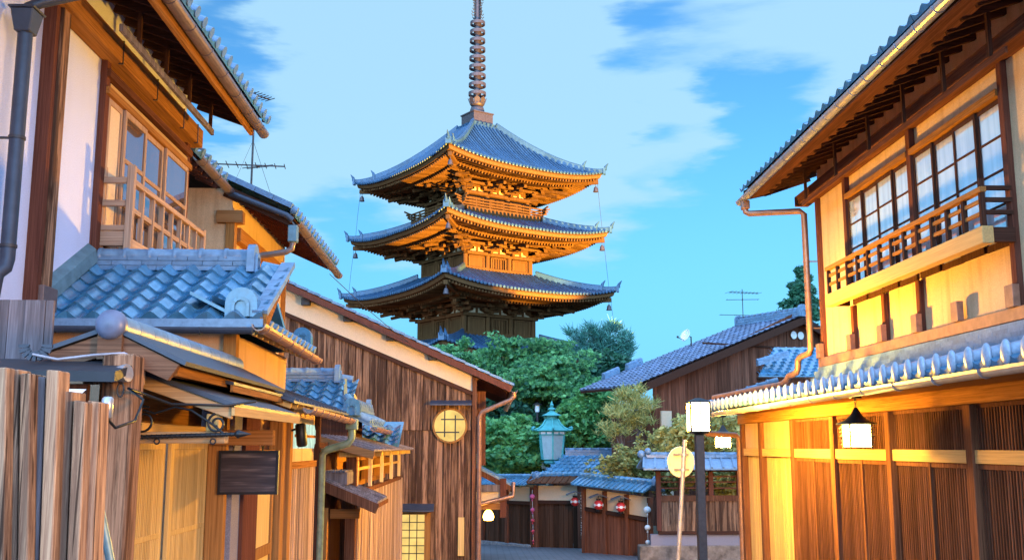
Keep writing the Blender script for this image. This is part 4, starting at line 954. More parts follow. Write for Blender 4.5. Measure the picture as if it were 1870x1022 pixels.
a, b = ry(182, 925, 5.2), ry(203, 1030, 5.2)
MB().tube([a, a + (b - a) * 2.5], .022, 10).build('leaning_pole', 'flash', None, thing=('blue grey pole leaning beside the slab fence', 'pole'))

# ------------------------------------------------------------------ pagoda
PC = V3(-.615, 68, 0); PA = R(34.1); E1 = V3(math.cos(PA), math.sin(PA), 0); E2 = V3(-math.sin(PA), math.cos(PA), 0)
def pagoda():
    base = V3(PC.x, PC.y, gz(68)); G = thing('pagoda', base, 'dark timber pagoda with stacked tiled roofs and ringed spire', 'pagoda')
    def side(k):
        c, s = [(1, 0), (0, 1), (-1, 0), (0, -1)][k]
        # side k: lateral axis U, outward axis O.  k=0 right-hand front face, k=3 left-hand front face
        U = E1 * c + E2 * s; O = E1 * s - E2 * c
        return U, O
    def P(k, lat, out, z): U, O = side(k); return PC + U * lat + O * out + Z * z
    body_top = None
    levels = [(18.06, 6.06, 2.45, .95, 21.55), (14.07, 6.32, 2.58, 2.75, 14.95), (10.08, 6.60, 2.72, 2.85, 11.08), (6.09, 6.95, 2.86, 3.0, 6.85)]
    for li, (Ec, H, h, ri, zi) in enumerate(levels):
        Em = Ec - .62
        def lift(u, rad): return (Ec - Em) * min(1.05, abs(u)) ** 2.7 * (max(rad, 0) / H) ** 2.2
        def zt(lat, rad): t = min(1.0, (rad - ri) / (H - ri)); return Em + (zi - Em) * (1 - t) ** 1.38 + lift(lat / max(rad, .01), rad)
        mb = MB(); nu, nt = 22, 7
        for k in range(4):
            vs = []
            for j in range(nt + 1):
                rad = ri + (H - ri) * j / nt
                for i in range(nu + 1): lat = rad * (-1 + 2 * i / nu); vs.append(P(k, lat, rad, zt(lat, rad)))
            n = nu + 1; mb.add(vs, [(j * n + i, (j + 1) * n + i, (j + 1) * n + i + 1, j * n + i + 1) for j in range(nt) for i in range(nu)], True)
            x = -H + .12
            while x < H - .1:
                r0 = max(ri, abs(x) + .02); pts = []
                for j in range(7): rad = r0 + (H + .04 - r0) * j / 6; pts.append(P(k, x, rad, zt(x, rad) + .035))
                mb.tube(pts, .082, 6, True)
                x += .272
        mb.build('roof', 'pagtile', G)
        for k in range(4):
            x = -H + .12; mb = MB()
            while x < H - .1:
                e = P(k, x, H + .02, zt(x, H) + .03); U, O = side(k); mb.lathe(e, [(.1, 0), (.1, .07), (.07, .085)], 8, False, O); x += .272
            mb.build('eave_disc_row', 'pagtile', G)
        # hip ridges with upturned end tiles
        for k in range(4):
            mb = MB(); U, O = side(k); dg = (O - U).normalized()
            for t0, t1, sz in ((0.0, .80, .30), (.80, 1.0, .22)):
                q = []
                for j in range(8): rad = ri + (H + .05 - ri) * (t0 + (t1 - t0) * j / 7); q.append(P(k, -rad, rad, zt(-rad, rad) + sz * .45))
                for a, b in zip(q[:-1], q[1:]): mb.beam(a, b, sz * .8, sz)
                mb.tube([p + Z * sz * .52 for p in q], .09, 6)
                e = q[-1]; mb.beam(e, e + dg * .14, .34, .42)
                mb.tube([e + Z * .1 + dg * .1, e + Z * .32 + dg * .16, e + Z * .55 + dg * .34], .1, 6, True, [.13, .09, .02])
            mb.build('hip_ridge', 'pagtile', G)
        # eave: two tiers of boards and rafters
        def ring(mb, ra, za, rb, zb, pa=2.2):
            for k in range(4):
                vs = []
                for rad, z in ((ra, za), (rb, zb)):
                    for i in range(nu + 1): u = -1 + 2 * i / nu; vs.append(P(k, u * rad, rad, z + lift(u, rad)))
                n = nu + 1; mb.add(vs, [(i, i + 1, n + i + 1, n + i) for i in range(nu)])
        mb = MB(); ring(mb, H - .02, Em - .01, H - .06, Em - .10); mb.build('eave_dark_board', 'fardark', G)  # upper eave board in a darker wood
        mb = MB(); ring(mb, H - .03, Em - .10, H - .05, Em - .13); ring(mb, H - .05, Em - .13, H - .10, Em - .30); ring(mb, H - .10, Em - .30, H - .34, Em - .31); ring(mb, H - .34, Em - .31, 4.55, Em - .17)
        ring(mb, 4.72, Em - .2, 4.72, Em - .46); ring(mb, 4.72, Em - .46, 4.5, Em - .46); ring(mb, 4.5, Em - .40, h, Em - .10)
        mb.build('eave_boards', 'pagwood', G)
        mb = MB()
        for k in range(4):
            x = -H + .25
            while x < H - .2:
                for (ro, zo, rn, zn) in ((H - .2, -.40, 4.5, -.27), (4.78, -.53, h - .1, -.22)):
                    a_ = max(rn, abs(x) + .05)
                    if a_ < ro - .1:
                        f = (a_ - rn) / (ro - rn); mb.beam(P(k, x, ro, Em + zo + lift(x / ro, ro)), P(k, x, a_, Em + zn + (zo - zn) * f + lift(x / a_, a_)), .10, .13)
                x += .235
        tag(mb.build('eave_rafters', 'pagwood', G), None, None, None, 'stuff')
        # corner rafters
        for k in range(4):
            mb = MB(); mb.beam(P(k, -H + .2, H - .2, Em - .48 + .5), P(k, -h, h, Em - .2), .24, .26); mb.build('corner_rafter', 'pagwood', G)
        # brackets
        zb = Em - 1.12
        for k in range(4):
            U, O = side(k)
            for ci, lat in enumerate((-h, -h / 3, h / 3, h)):
                mb = MB()
                if ci == 0 :
                    D_ = (O - U).normalized(); L_ = 1.35; c0 = P(k, -h, h, 0)
                elif ci == 3: continue
                else: D_ = O; L_ = 1.0; c0 = P(k, lat, h, 0)
                S_ = Vector((-D_.y, D_.x, 0))
                for st in range(3):
                    ro = (.05 + .42 * st) * L_; z = zb + .04 + .26 * st; c = c0 + D_ * ro + Z * z
                    mb.beam(c - D_ * .1, c + D_ * (.5 * L_), .19, .16)
                    for sgn in ((1,) if ci else (1,)):
                        mb.beam(c + D_ * (.36 * L_) - S_ * .55 + Z * .14, c + D_ * (.36 * L_) + S_ * .55 + Z * .14, .17, .13)
                    for q in (-.48, 0, .48): mb.hexa([c + D_ * (.36 * L_) + S_ * (q + a1 * w_) + D_ * (b1 * w_) + Z * zz for zz, w_ in ((.20, .09), (.31, .14)) for a1, b1 in ((-1, -1), (1, -1), (1, 1), (-1, 1))])
                mb.beam(c0 + Z * (zb + .95) - D_ * .1, c0 + D_ * 2.05 * L_ + Z * (zb + .38), .2, .2)
                mb.beam(c0 + Z * (zb + .64) - D_ * .1, c0 + D_ * 1.5 * L_ + Z * (zb + .2), .2, .18)
                mb.build('bracket_set', 'pagwood', G)
            for lat in (-h / 3 - h / 3, 0, h / 3 + h / 3):
                c = lambda a, z: P(k, lat + a, h + .015, z)
                pts = [c(-.62, zb + .04), c(.62, zb + .04), c(.5, zb + .13), c(.22, zb + .21), c(.2, zb + .35), c(0, zb + .45), c(-.2, zb + .35), c(-.22, zb + .21), c(-.5, zb + .13)]
                MB().prism(pts, O * .06).build('plaster_bay', 'pagplaster', G)
                mb = MB(); mb.beam(P(k, lat, h + .09, zb), P(k, lat, h + .09, zb + .36), .16, .08); mb.beam(P(k, lat - .4, h + .12, zb + .42), P(k, lat + .4, h + .12, zb + .42), .1, .14)
                mb.build('bracket_strut', 'pagwood', G)
            mb = MB()
            for ro, z in ((.55, .5), (1.0, .76), (1.42, .9)): mb.beam(P(k, -h - ro, h + ro, zb + z), P(k, h + ro, h + ro, zb + z), .15, .17)
            mb.build('eave_purlin', 'pagwood', G)
        # body
        z0 = levels[li + 1][4] - .25 if li < 3 else gz(68); z1 = zb
        mb = MB()
        mb.hexa([PC + E1 * a * h * .97 + E2 * b * h * .97 + Z * z for z in (z0, Em - .1) for a, b in ((-1, -1), (1, -1), (1, 1), (-1, 1))]); mb.build('storey_wall', 'pagwood', G)
        for k in range(4):
            for lat in (-h, -h / 3, h / 3):
                mb = MB(); mb.lathe(P(k, lat, h, z0), [(.17, 0), (.17, z1 - z0)], 10); mb.build('column', 'pagwood', G)
            mb = MB(); mb.beam(P(k, -h - .25, h + .1, z1 - .06), P(k, h + .25, h + .1, z1 - .06), .3, .2); mb.beam(P(k, -h - .1, h + .05, z0 + .45), P(k, h + .1, h + .05, z0 + .45), .16, .2); mb.build('tie_beam', 'pagwood', G)
            if li in (1, 2):
                for ci, lat in enumerate((-h * .667, 0, h * .667)):
                    mb = MB(); w_ = h * .22; zz0, zz1 = z0 + .50, z1 - .24
                    for a, b in (((-w_, zz0), (w_, zz0)), ((-w_, zz1), (w_, zz1)), ((-w_, zz0), (-w_, zz1)), ((w_, zz0), (w_, zz1))): mb.beam(P(k, lat + a[0], h + .02, a[1]), P(k, lat + b[0], h + .02, b[1]), .09, .09, side(k)[1])
                    fr = mb.build('window' if ci == 1 else 'door', 'pagwood', G)
                    if ci == 1:
                        mb = MB()
                        for q in range(5): mb.beam(P(k, lat + (q - 2) * w_ * .36, h + .0, zz0), P(k, lat + (q - 2) * w_ * .36, h + .0, zz1), .06, .06)
                        mb.build('lattice', 'pagwood', fr)
                    else: MB().beam(P(k, lat, h - .02, zz0), P(k, lat, h - .02, zz1), 2 * w_ - .1, .05, side(k)[1]).build('leaf', 'pagwood', fr)
            # balcony: floor band on every storey, railings on the top one
            if li < 3:
                hb = h + .85 if li == 0 else h + .3; zf = 15.17 if li == 0 else z0 - .05
                fh = .58 if li == 0 else .3; MB().beam(P(k, -hb, hb - .2, zf - fh / 2), P(k, hb, hb - .2, zf - fh / 2), .4, fh).build('balcony_floor', 'pagwood', G)
                if li == 0:
                    for z, e in ((.14, .0), (.32, .1), (.52, .25)):
                        mb = MB(); q = [P(k, -hb - e - .25, hb - .1, zf + z + .12), P(k, -hb - e + .2, hb - .1, zf + z), P(k, hb + e - .2, hb - .1, zf + z), P(k, hb + e + .25, hb - .1, zf + z + .12)]
                        for a, b in zip(q[:-1], q[1:]): mb.beam(a, b, .09, .09)
                        mb.build('railing', 'pagwood', G)
                    for q in range(7): lat = -hb + .1 + (2 * hb - .2) * q / 6; MB().beam(P(k, lat, hb - .1, zf), P(k, lat, hb - .1, zf + .52), .1, .1).build('railing_post', 'pagwood', G)
        # corner bells
        for k in range(4):
            c = P(k, -H + .32, H - .32, Em + .02); mb = MB(); mb.tube([c, c - Z * .32], .02, 5); mb.lathe(c - Z * .68, [(.19, 0), (.15, .1), (.13, .26), (.06, .36)], 10); mb.build('wind_bell', 'bronze', G)
        if li < 3:
            for k in (1, 2, 3):
                H2_ = levels[li + 1][1]; a = P(k, -H + .25, H - .25, Em + .2); b = P(k, -H2_ + .3, H2_ - .3, levels[li + 1][0] + .1); m = a.lerp(b, .5) - Z * .2 + (a - b).cross(Z).normalized() * .12
                MB().tube([a, a.lerp(m, .5), m, m.lerp(b, .5), b], .011, 4).build('chain', 'iron', G)
    # spire
    c = PC
    sp = MB(); sp.lathe(c + Z * 21.5, [(.23, 0), (.22, 2.4), (.19, 9.9)], 12); spire = sp.build('spire_pole', 'bronze', G)
    def sq(mb, h0, h1, z0, z1): mb.hexa([c + E1 * a * h_ + E2 * b * h_ + Z * z for z, h_ in ((z0, h0), (z1, h1)) for a, b in ((-1, -1), (1, -1), (1, 1), (-1, 1))])
    mb = MB(); sq(mb, 1.1, 1.1, 21.35, 21.55); sq(mb, .98, .98, 21.55, 21.75)
    for k in range(4):
        for q in range(6): mb.beam(P(k, -.9 + q * .36, .9, 21.66), P(k, -.9 + q * .36, 1.1, 21.62), .16, .16)
    mb.build('spire_base', 'pagtile', spire)
    mb = MB(); sq(mb, .78, .78, 21.75, 22.50); sq(mb, .84, .84, 22.50, 22.58); mb.build('dew_basin', 'bronze', spire)
    MB().lathe(c + Z * 22.58, [(.52, 0), (.5, .3), (.44, .5), (.3, .55)], 18).build('bowl', 'bronze', spire)
    mb = MB(); mb.lathe(c + Z * 23.12, [(.3, 0), (.45, .1), (.52, .25), (.3, .26)], 16)
    for k in range(8):
        t = 2 * PI * k / 8; d = V3(math.cos(t), math.sin(t), 0); s_ = V3(-d.y, d.x, 0); q = c + Z * 23.3 + d * .45
        mb.prism([q - s_ * .16, q + s_ * .16, q + s_ * .2 + d * .12 + Z * .32, q + d * .18 + Z * .46, q - s_ * .2 + d * .12 + Z * .32], d * .03)
    mb.build('lotus', 'bronze', spire)
    for k in range(9):
        z = 23.95 + k * .645; r = .61 - .011 * k
        mb = MB(); mb.lathe(c + Z * z, [(r - .05, 0), (r, 0), (r, .22), (r - .05, .22), (r - .05, 0)], 22, False, cap=False)
        mb.lathe(c + Z * (z - .1), [(.27, 0), (.27, .4)], 12)
        for q in range(4): t = PI / 4 + q * PI / 2; d = V3(math.cos(t), math.sin(t), 0); mb.beam(c + Z * (z + .11) + d * .2, c + Z * (z + .11) + d * (r - .02), .05, .08)
        mb.build('spire_ring', 'bronze', spire)
    mb = MB()
    for q in range(4):
        d = V3(math.cos(PA + q * PI / 2), math.sin(PA + q * PI / 2), 0)
        for j in range(9):
            z = 29.5 + j * .22; w_ = .34 + .08 * math.sin(j * 1.1)
            mb.tube([c + Z * z + d * .18, c + Z * (z + .07) + d * w_ * .7, c + Z * (z - .02) + d * w_, c + Z * (z + .12) + d * (w_ + .1)], .028, 5)
        mb.tube([c + Z * 29.5 + d * .24, c + Z * 30.4 + d * .3, c + Z * 31.3 + d * .22], .03, 5)
    mb.build('water_flame', 'iron', spire)
    mb = MB(); mb.ball(c + Z * 31.75, .26); mb.ball(c + Z * 32.4, .24); mb.build('jewel', 'bronze', spire)
pagoda()

# ------------------------------------------------------------------ big boarded warehouse, gable to the viewer
Wh = thing('boarded_house', (-3, 24, gz(22)), 'large weathered plank house with glowing round window', 'house')
WY = 22.0
def roofz(x): return 1.21 - (x - .58) * .455
def railz(x): return 1.13 - (x + .3) * .42
B(-9, -.22, WY + .06, 31, -3.4, .9).build('core', 'darkwood', Wh)
mb = MB(); mb.hexa([(-8, WY + .07, .9), (-.28, WY + .07, .9), (-.28, 31, .9), (-8, 31, .9), (-8, WY + .07, railz(-8)), (-.28, WY + .07, railz(-.28)), (-.28, 31, railz(-.28)), (-8, 31, railz(-8))]); mb.build('core', 'darkwood', Wh)
mb = MB(); planks(mb, (-8, WY, 0), Xa, 7.72, .16, .03, Ya, lambda s: .345, lambda s: railz(-8 + s), gap=.014, jit=.006); mb.build('upper_boards', 'weathered', Wh)
mb = MB(); planks(mb, (-8, WY + .03, 0), Xa, 7.72, .15, .03, Ya, lambda s: -3.4, lambda s: .335, gap=.014, jit=.006); mb.build('lower_boards', 'weathered', Wh)
mb = MB(); mb.hexa([(-8, WY + .02, railz(-8)), (-.26, WY + .02, railz(-.26)), (-.26, 31, railz(-.26)), (-8, 31, railz(-8)), (-8, WY + .02, roofz(-8) - .05), (-.26, WY + .02, roofz(-.26) - .05), (-.26, 31, roofz(-.26) - .05), (-8, 31, roofz(-8) - .05)]); mb.build('gable_plaster', 'cream', Wh)
mb = MB(); mb.beam((-8, WY - .02, railz(-8)), (-.27, WY - .02, railz(-.27)), .06, .09); mb.build('gable_rail', 'darkwoodX', Wh)
B(-.27, -.17, WY - .04, WY + .08, -3.4, 1.62).build('corner_post', 'brownwood', Wh, bevel=.006)
B(-.24, -.12, WY - .045, WY + .1, 1.40, 1.66).build('post_cap', 'brownwood', Wh, bevel=.008)
B(-.169, .02, WY + .6, WY + .66, -.4, 1.2).build('side_boards', 'farbrown', Wh)
mb = MB(); y0, y1 = WY - .25, 31
mb.hexa([(-8, y0, roofz(-8)), (.58, y0, roofz(.58)), (.58, y1, roofz(.58)), (-8, y1, roofz(-8)), (-8, y0, roofz(-8) + .06), (.58, y0, roofz(.58) + .06), (.58, y1, roofz(.58) + .06), (-8, y1, roofz(-8) + .06)]); mb.build('roof', 'brownwood', Wh)
mb = MB(); mb.beam((-8, y0 - .02, roofz(-8) - .03), (.56, y0 - .02, roofz(.56) - .03), .05, .12); mb.build('bargeboard', 'redwood', Wh)
sv = V3(-1, 0, .455).normalized()
mb = MB()
for k in range(33):
    a = V3(.62, y0 - .05, roofz(.62) + .075) + sv * (k * .285); b = a + sv * .29
    mb.hexa([a, a + V3(0, .35, 0), b + V3(0, .35, -.02), b - Z * .02, a + Z * .055, a + V3(0, .35, .055), b + V3(0, .35, .035), b + Z * .035])
mb.build('verge_tiles', 'tilepale', Wh)
mb = MB(); wave_tiles(mb, (.62, y0 + .3, roofz(.62) + .10), Ya, sv, 20, 4, .3, .28, .03, .022, 6); mb.build('roof_tiles', 'tile', Wh)
for px, py in ((558, 550), (635, 580), (713, 615), (790, 650)):
    c = ry(px, py, WY - .12); B(c.x - .09, c.x + .09, WY - .14, WY + .02, c.z - .08, c.z + .08).build('beam_end', 'iron', Wh, bevel=.006)
mb = MB(); y = WY + .1
for i in range(8): MB().beam((-.2, y, roofz(-.2) - .07), (.5, y, roofz(.5) - .07), .06, .08).build('rafter', 'redwood', Wh); y += .42
gutter(MB(), (.62, WY - .3, 1.19), (.62, 31, 1.1), .07, .6).build('gutter', 'gutter', Wh)
MB().tube([(.62, WY - .2, 1.14), (.62, WY - .2, 1.05), (.55, WY - .18, .98), (-.06, WY - .12, .72), (-.11, WY - .10, .62), (-.12, WY - .10, -3.2)], .05, 10).build('downpipe', 'copper', Wh)
# round window
c = V3(-.74, WY, .44); mb = MB(); mb.lathe(c + V3(0, .02, 0), [(.33, 0), (.37, 0), (.37, .07), (.33, .07), (.33, 0)], 36, False, -Ya, cap=False); rw = mb.build('round_window', 'cedar', Wh)
MB().lathe(c + V3(0, .005, 0), [(.33, 0), (.33, .012)], 36, False, -Ya).build('paper', 'shoji', rw)
mb = MB()
for x, a, b in ((-.11, -.24, .31), (.115, -.31, .22)): mb.box(c.x + x - .013, c.x + x + .013, c.y - .035, c.y - .012, c.z + a, c.z + b)
for z, a, b in ((.13, -.19, .30), (-.14, -.3, .2)): mb.box(c.x + a, c.x + b, c.y - .04, c.y - .016, c.z + z - .013, c.z + z + .013)
mb.build('lattice', 'black', rw)
mb = MB(); mb.hexa([(-1.15, WY - .24, .86), (-.28, WY - .24, .86), (-.28, WY + .02, .95), (-1.15, WY + .02, .95), (-1.15, WY - .24, .89), (-.28, WY - .24, .89), (-.28, WY + .02, .98), (-1.15, WY + .02, .98)]); mb.build('window_hood', 'sheet', Wh)
# paper window low down
mb = MB(); x0, x1, zt_, zb_ = -1.72, -1.25, -1.40, -2.75
mb.box(x0 - .05, x0, WY - .05, WY + .03, zb_, zt_ + .05); mb.box(x1, x1 + .12, WY - .05, WY + .03, zb_, zt_ + .05); mb.box(x0, x1, WY - .05, WY + .03, zt_, zt_ + .05); lw = mb.build('paper_window', 'cedar', Wh)
B(x0, x1, WY - .005, WY + .02, zb_, zt_).build('paper', 'shoji', lw)
mb = MB()
for k in range(1, 3): x = x0 + (x1 - x0) * k / 3; mb.box(x - .009, x + .009, WY - .03, WY - .006, zb_, zt_)
for k in range(1, 9): z = zt_ - k * .158; mb.box(x0, x1, WY - .033, WY - .004, z - .008, z + .008)
mb.build('lattice', 'black', lw)
mb = MB(); mb.hexa([(-1.85, WY - .3, -1.33), (-1.05, WY - .3, -1.33), (-1.05, WY + .02, -1.22), (-1.85, WY + .02, -1.22), (-1.85, WY - .3, -1.30), (-1.05, WY - .3, -1.30), (-1.05, WY + .02, -1.18), (-1.85, WY + .02, -1.18)]); mb.build('window_hood', 'sheet', Wh)
B(-.55, -.42, WY - .03, WY - .004, -2.24, -1.46).build('name_board', 'palewood', None, bevel=.004, thing=('narrow pale wooden board nailed upright beside the round window wall corner', 'board'))

# porch roof behind the warehouse corner, with its glowing bulb
Pp = thing('side_porch', (.2, 25, gz(25)), 'small tiled porch roof past the boarded house corner', 'porch')
a, b = ry(860, 850, 24), ry(937, 890, 24); k = (b - a)
mb = MB(); mb.hexa([a, b, b + V3(0, 3, 0), a + V3(0, 3, 0), a + Z * .07, b + Z * .07, b + V3(0, 3, .07), a + V3(0, 3, .07)]); mb.build('roof', 'tilepale', Pp)
mb = MB(); mb.beam(a + V3(0, .0, -.05), b + V3(0, 0, -.05), .05, .12); mb.build('bargeboard', 'brownwood', Pp)
mb = MB(); q = a + V3(.02, .2, .10); mb.tube([q, q + k * .2, q + k * .21], .09, 10); oni(mb, q + V3(.02, -.12, -.04), -Ya, .22, .26, .08); mb.build('ridge_end', 'tilepale', Pp)
B(-.3, .45, 23.96, 24.02, -1.02, -.86).build('tie_beam', 'greywood', Pp)
B(-.3, .45, 23.96, 24.02, -1.42, -1.28).build('tie_beam', 'cedarX', Pp)
B(.36, .50, 23.93, 24.05, -1.6, -.72).build('post', 'redwood', Pp)
B(-.3, .36, 24.03, 24.06, -1.28, -1.02).build('plaster_panel', 'cream', Pp)
g0, g1 = ry(870, 921, 23.9), ry(937, 905, 23.9); MB().tube([g0, g1, g1 + V3(.01, .1, .3)], .05, 8).build('downpipe', 'copper', Pp)
c = ry(892, 940, 24); L = thing('bulb_lamp', c, 'small glowing yellow teardrop lamp hanging under the porch', 'lamp')
MB().lathe(c, [(.06, -.115), (.10, -.11), (.125, -.04), (.11, .03), (.07, .09), (.03, .125)], 16).build('glow', 'bulb', L)
mb = MB(); mb.lathe(c + Z * .12, [(.035, 0), (.03, .04), (.01, .06)], 10); mb.tube([c + Z * .17, c + Z * .30], .008, 5); mb.build('cord', 'black', L)

# ------------------------------------------------------------------ small houses squeezed between shop and warehouse
Gm = thing('gatehouse', (-3, 16.5, gz(16)), 'small gabled gatehouse with blue wave tiles against the big plank wall', 'gatehouse')
mup = V3(0, 1.0, .5).normalized()
mb = MB(); wave_tiles(mb, (-3.9, 15.78, .55), Xa, mup, 8, 5, .232, .225, .032, .026, 10)
mb.hexa([(-3.9, 15.8, .48), (-2.06, 15.8, .48), (-2.3, 16.8, 1.0), (-3.9, 16.8, 1.0), (-3.9, 15.8, .52), (-2.06, 15.8, .52), (-2.3, 16.8, 1.04), (-3.9, 16.8, 1.04)]); mb.build('roof', 'tile', Gm)
ridge(MB(), (-3.9, 16.85, 1.04), (-2.44, 16.85, 1.04), .2, .16, .07, 3, .24).build('ridge', 'tilepale', Gm)
mb = oni(MB(), (-2.36, 16.8, 1.02), Xa, .22, .3, .08); mb.tube([(-2.34, 16.85, 1.1), (-2.16, 16.85, 1.07)], .07, 10); mb.build('ridge_end', 'tilepale', Gm)
mb = MB(); mb.prism([(-2.20, 15.85, .53), (-2.20, 17.8, .53), (-2.36, 16.85, 1.02)], V3(-.3, 0, 0)); mb.build('gable', 'cream', Gm)
mb = MB(); mb.beam((-2.12, 15.78, .53), (-2.28, 16.85, 1.07), .05, .1); mb.beam((-2.12, 17.9, .53), (-2.28, 16.85, 1.07), .05, .1); mb.build('bargeboard', 'palewood', Gm)
B(-3.9, -2.1, 15.9, 17.8, -2.4, .47).build('wall', 'darkwood', Gm)
mb = MB(); oni(mb, (-2.02, 15.70, .47), -Ya, .26, .26, .12); mb.tube([(-2.02, 15.8, .6), (-2.15, 16.2, .72)], .11, 10); mb.build('corner_tile', 'tile', Gm)
# skirt eave along the street with fan of tile ends, and the lower tiled return
mb = MB()
for k in range(9):
    y = 15.9 + k * .26; mb.tube([(-1.75, y, .38), (-2.15, y, .56)], .07, 8)
mb.hexa([(-2.2, 15.8, .5), (-1.72, 15.8, .30), (-1.72, 18.2, .30), (-2.2, 18.2, .5), (-2.2, 15.8, .53), (-1.72, 15.8, .33), (-1.72, 18.2, .33), (-2.2, 18.2, .53)]); mb.build('skirt_tiles', 'tilepale', Gm)
gutter(MB(), (-1.68, 15.75, .29), (-1.68, 18.3, .27), .06, .5).build('gutter', 'copper', Gm)
mb = ridge(MB(), (-2.05, 16.4, .56), (-2.02, 18.1, .54), .18, .1, .08, 2, .3); oni(mb, (-2.0, 18.2, .52), Xa, .2, .3, .08); mb.build('skirt_ridge', 'tilepale', Gm)
mb = MB(); wave_tiles(mb, (-3.0, 17.8, .02), Xa, V3(0, 1, .42), 7, 4, .215, .22, .03, .026, 8); mb.hexa([(-3.0, 17.85, -.05), (-1.48, 17.85, -.05), (-1.48, 19, .42), (-3.0, 19, .42), (-3.0, 17.85, -.02), (-1.48, 17.85, -.02), (-1.48, 19, .45), (-3.0, 19, .45)]); mb.build('lower_roof', 'tile', Gm)

Gt = thing('garden_gate', (-1.9, 15.5, gz(15)), 'plank roofed garden gate with dark doorway and bamboo strip fence', 'gate')
# dark doorway recess with posts
B(-2.5, -2.05, 13.4, 13.5, gz(14), .1).build('recess_board', 'darkwood', Gt)
B(-2.05, -2.0, 12.7, 14.6, gz(14), .05).build('recess_side', 'darkwood', Gt)
B(-1.82, -1.68, 13.72, 13.86, gz(14), -.06).build('gate_post', 'brownwood', Gt, bevel=.006)
B(-2.04, -1.62, 13.65, 13.72, -.92, -.80).build('gate_lintel', 'cedarX', Gt)
B(-2.0, -1.94, 13.0, 13.1, gz(14), -.75).build('door_edge', 'cedar', Gt)
# lower plank roof with its stepped ridge
a, b = V3(-2.15, 13.0, -.36), V3(-1.32, 13.0, -.70)
mb = MB(); d = b - a
mb.hexa([a, b, b + V3(0, 1.25, 0), a + V3(0, 1.25, 0), a + Z * .025, b + Z * .025, b + V3(0, 1.25, .025), a + V3(0, 1.25, .025)])
for k in range(7): p = a + V3(0, .06 + k * .185, .035); mb.beam(p, p + d, .02, .02)
mb.build('gate_roof', 'greywood', Gt)
mb = MB(); mb.beam(a + V3(0, -.02, -.06), b + V3(0, -.02, -.06), .04, .12); mb.beam(b + V3(.0, .0, -.02), b + V3(0, 1.25, -.02), .03, .05); mb.build('gate_fascia', 'brownwood', Gt)
mb = MB(); mb.box(-2.10, -1.72, 13.1, 13.95, -.47, -.32)
for k in range(9): mb.box(-2.1 + k * .043, -2.075 + k * .043, 13.05, 14.0, -.319, -.295)
mb.build('roof_crest', 'greywood', Gt)
# wall with four openings under the upper plank roof
FY0, FY1, FX = 13.95, 20.9, -1.70
for k in range(5):
    y = FY0 + (FY1 - FY0) * k / 4; B(FX - .04, FX + .01, y - .05, y + .05, -.58, -.08).build('post', 'cream', Gt)
    if k < 4:
        B(FX - .3, FX - .28, y + .05, y + (FY1 - FY0) / 4 - .05, -.6, -.08).build('opening_back', 'cedar', Gt)
        B(FX - .05, FX - .02, y + .05, y + (FY1 - FY0) / 4 - .05, -.32, -.28).build('opening_rail', 'palewoodY', Gt)
        yc = y + (FY1 - FY0) / 8; B(FX - .22, FX - .10, yc - .22, yc + .22, -.5, -.2).build('opening_block', 'cedar', Gt)
B(FX - .06, FX + .03, FY0 - .1, FY1 + .05, -.64, -.58).build('sill', 'brownwood', Gt)
mb = MB(); planks(mb, (FX - .02, FY0, 0), Ya, FY1 - FY0, .085, .04, Xa, lambda s: gz(18), lambda s: -.64, gap=.02, jit=.008); mb.build('strip_fence', 'bamboo', Gt)
MB().lathe((FX + .0, FY1 + .1, gz(20)), [(.07, 0), (.06, 1.7), (.055, 2.0)], 10).build('end_post', 'bamboo', Gt)
u0, u1 = V3(-2.12, 13.4, .13), V3(-1.42, 13.4, -.06)
mb = MB(); d = u1 - u0; ln = 7.6
mb.hexa([u0, u1, u1 + V3(0, ln, 0), u0 + V3(0, ln, 0), u0 + Z * .02, u1 + Z * .02, u1 + V3(0, ln, .02), u0 + V3(0, ln, .02)])
y = .1
while y < ln: p = u0 + V3(0, y, .028); mb.beam(p, p + d, .018, .016); y += .33
mb.build('upper_roof', 'greywood', Gt)
mb = MB(); mb.beam(u0 + V3(0, -.02, -.05), u1 + V3(0, -.02, -.05), .04, .10); mb.build('upper_bargeboard', 'cedarX', Gt)
for k in range(6): y = 13.6 + k * 1.4; B(-1.9, -1.48, y, y + .1, -.135, -.07).build('upper_rafter', 'palewood', Gt)
B(-2.6, -1.95, 12.75, 15.4, -.07, -.02).build('inner_shelf', 'palewoodY', Gt)

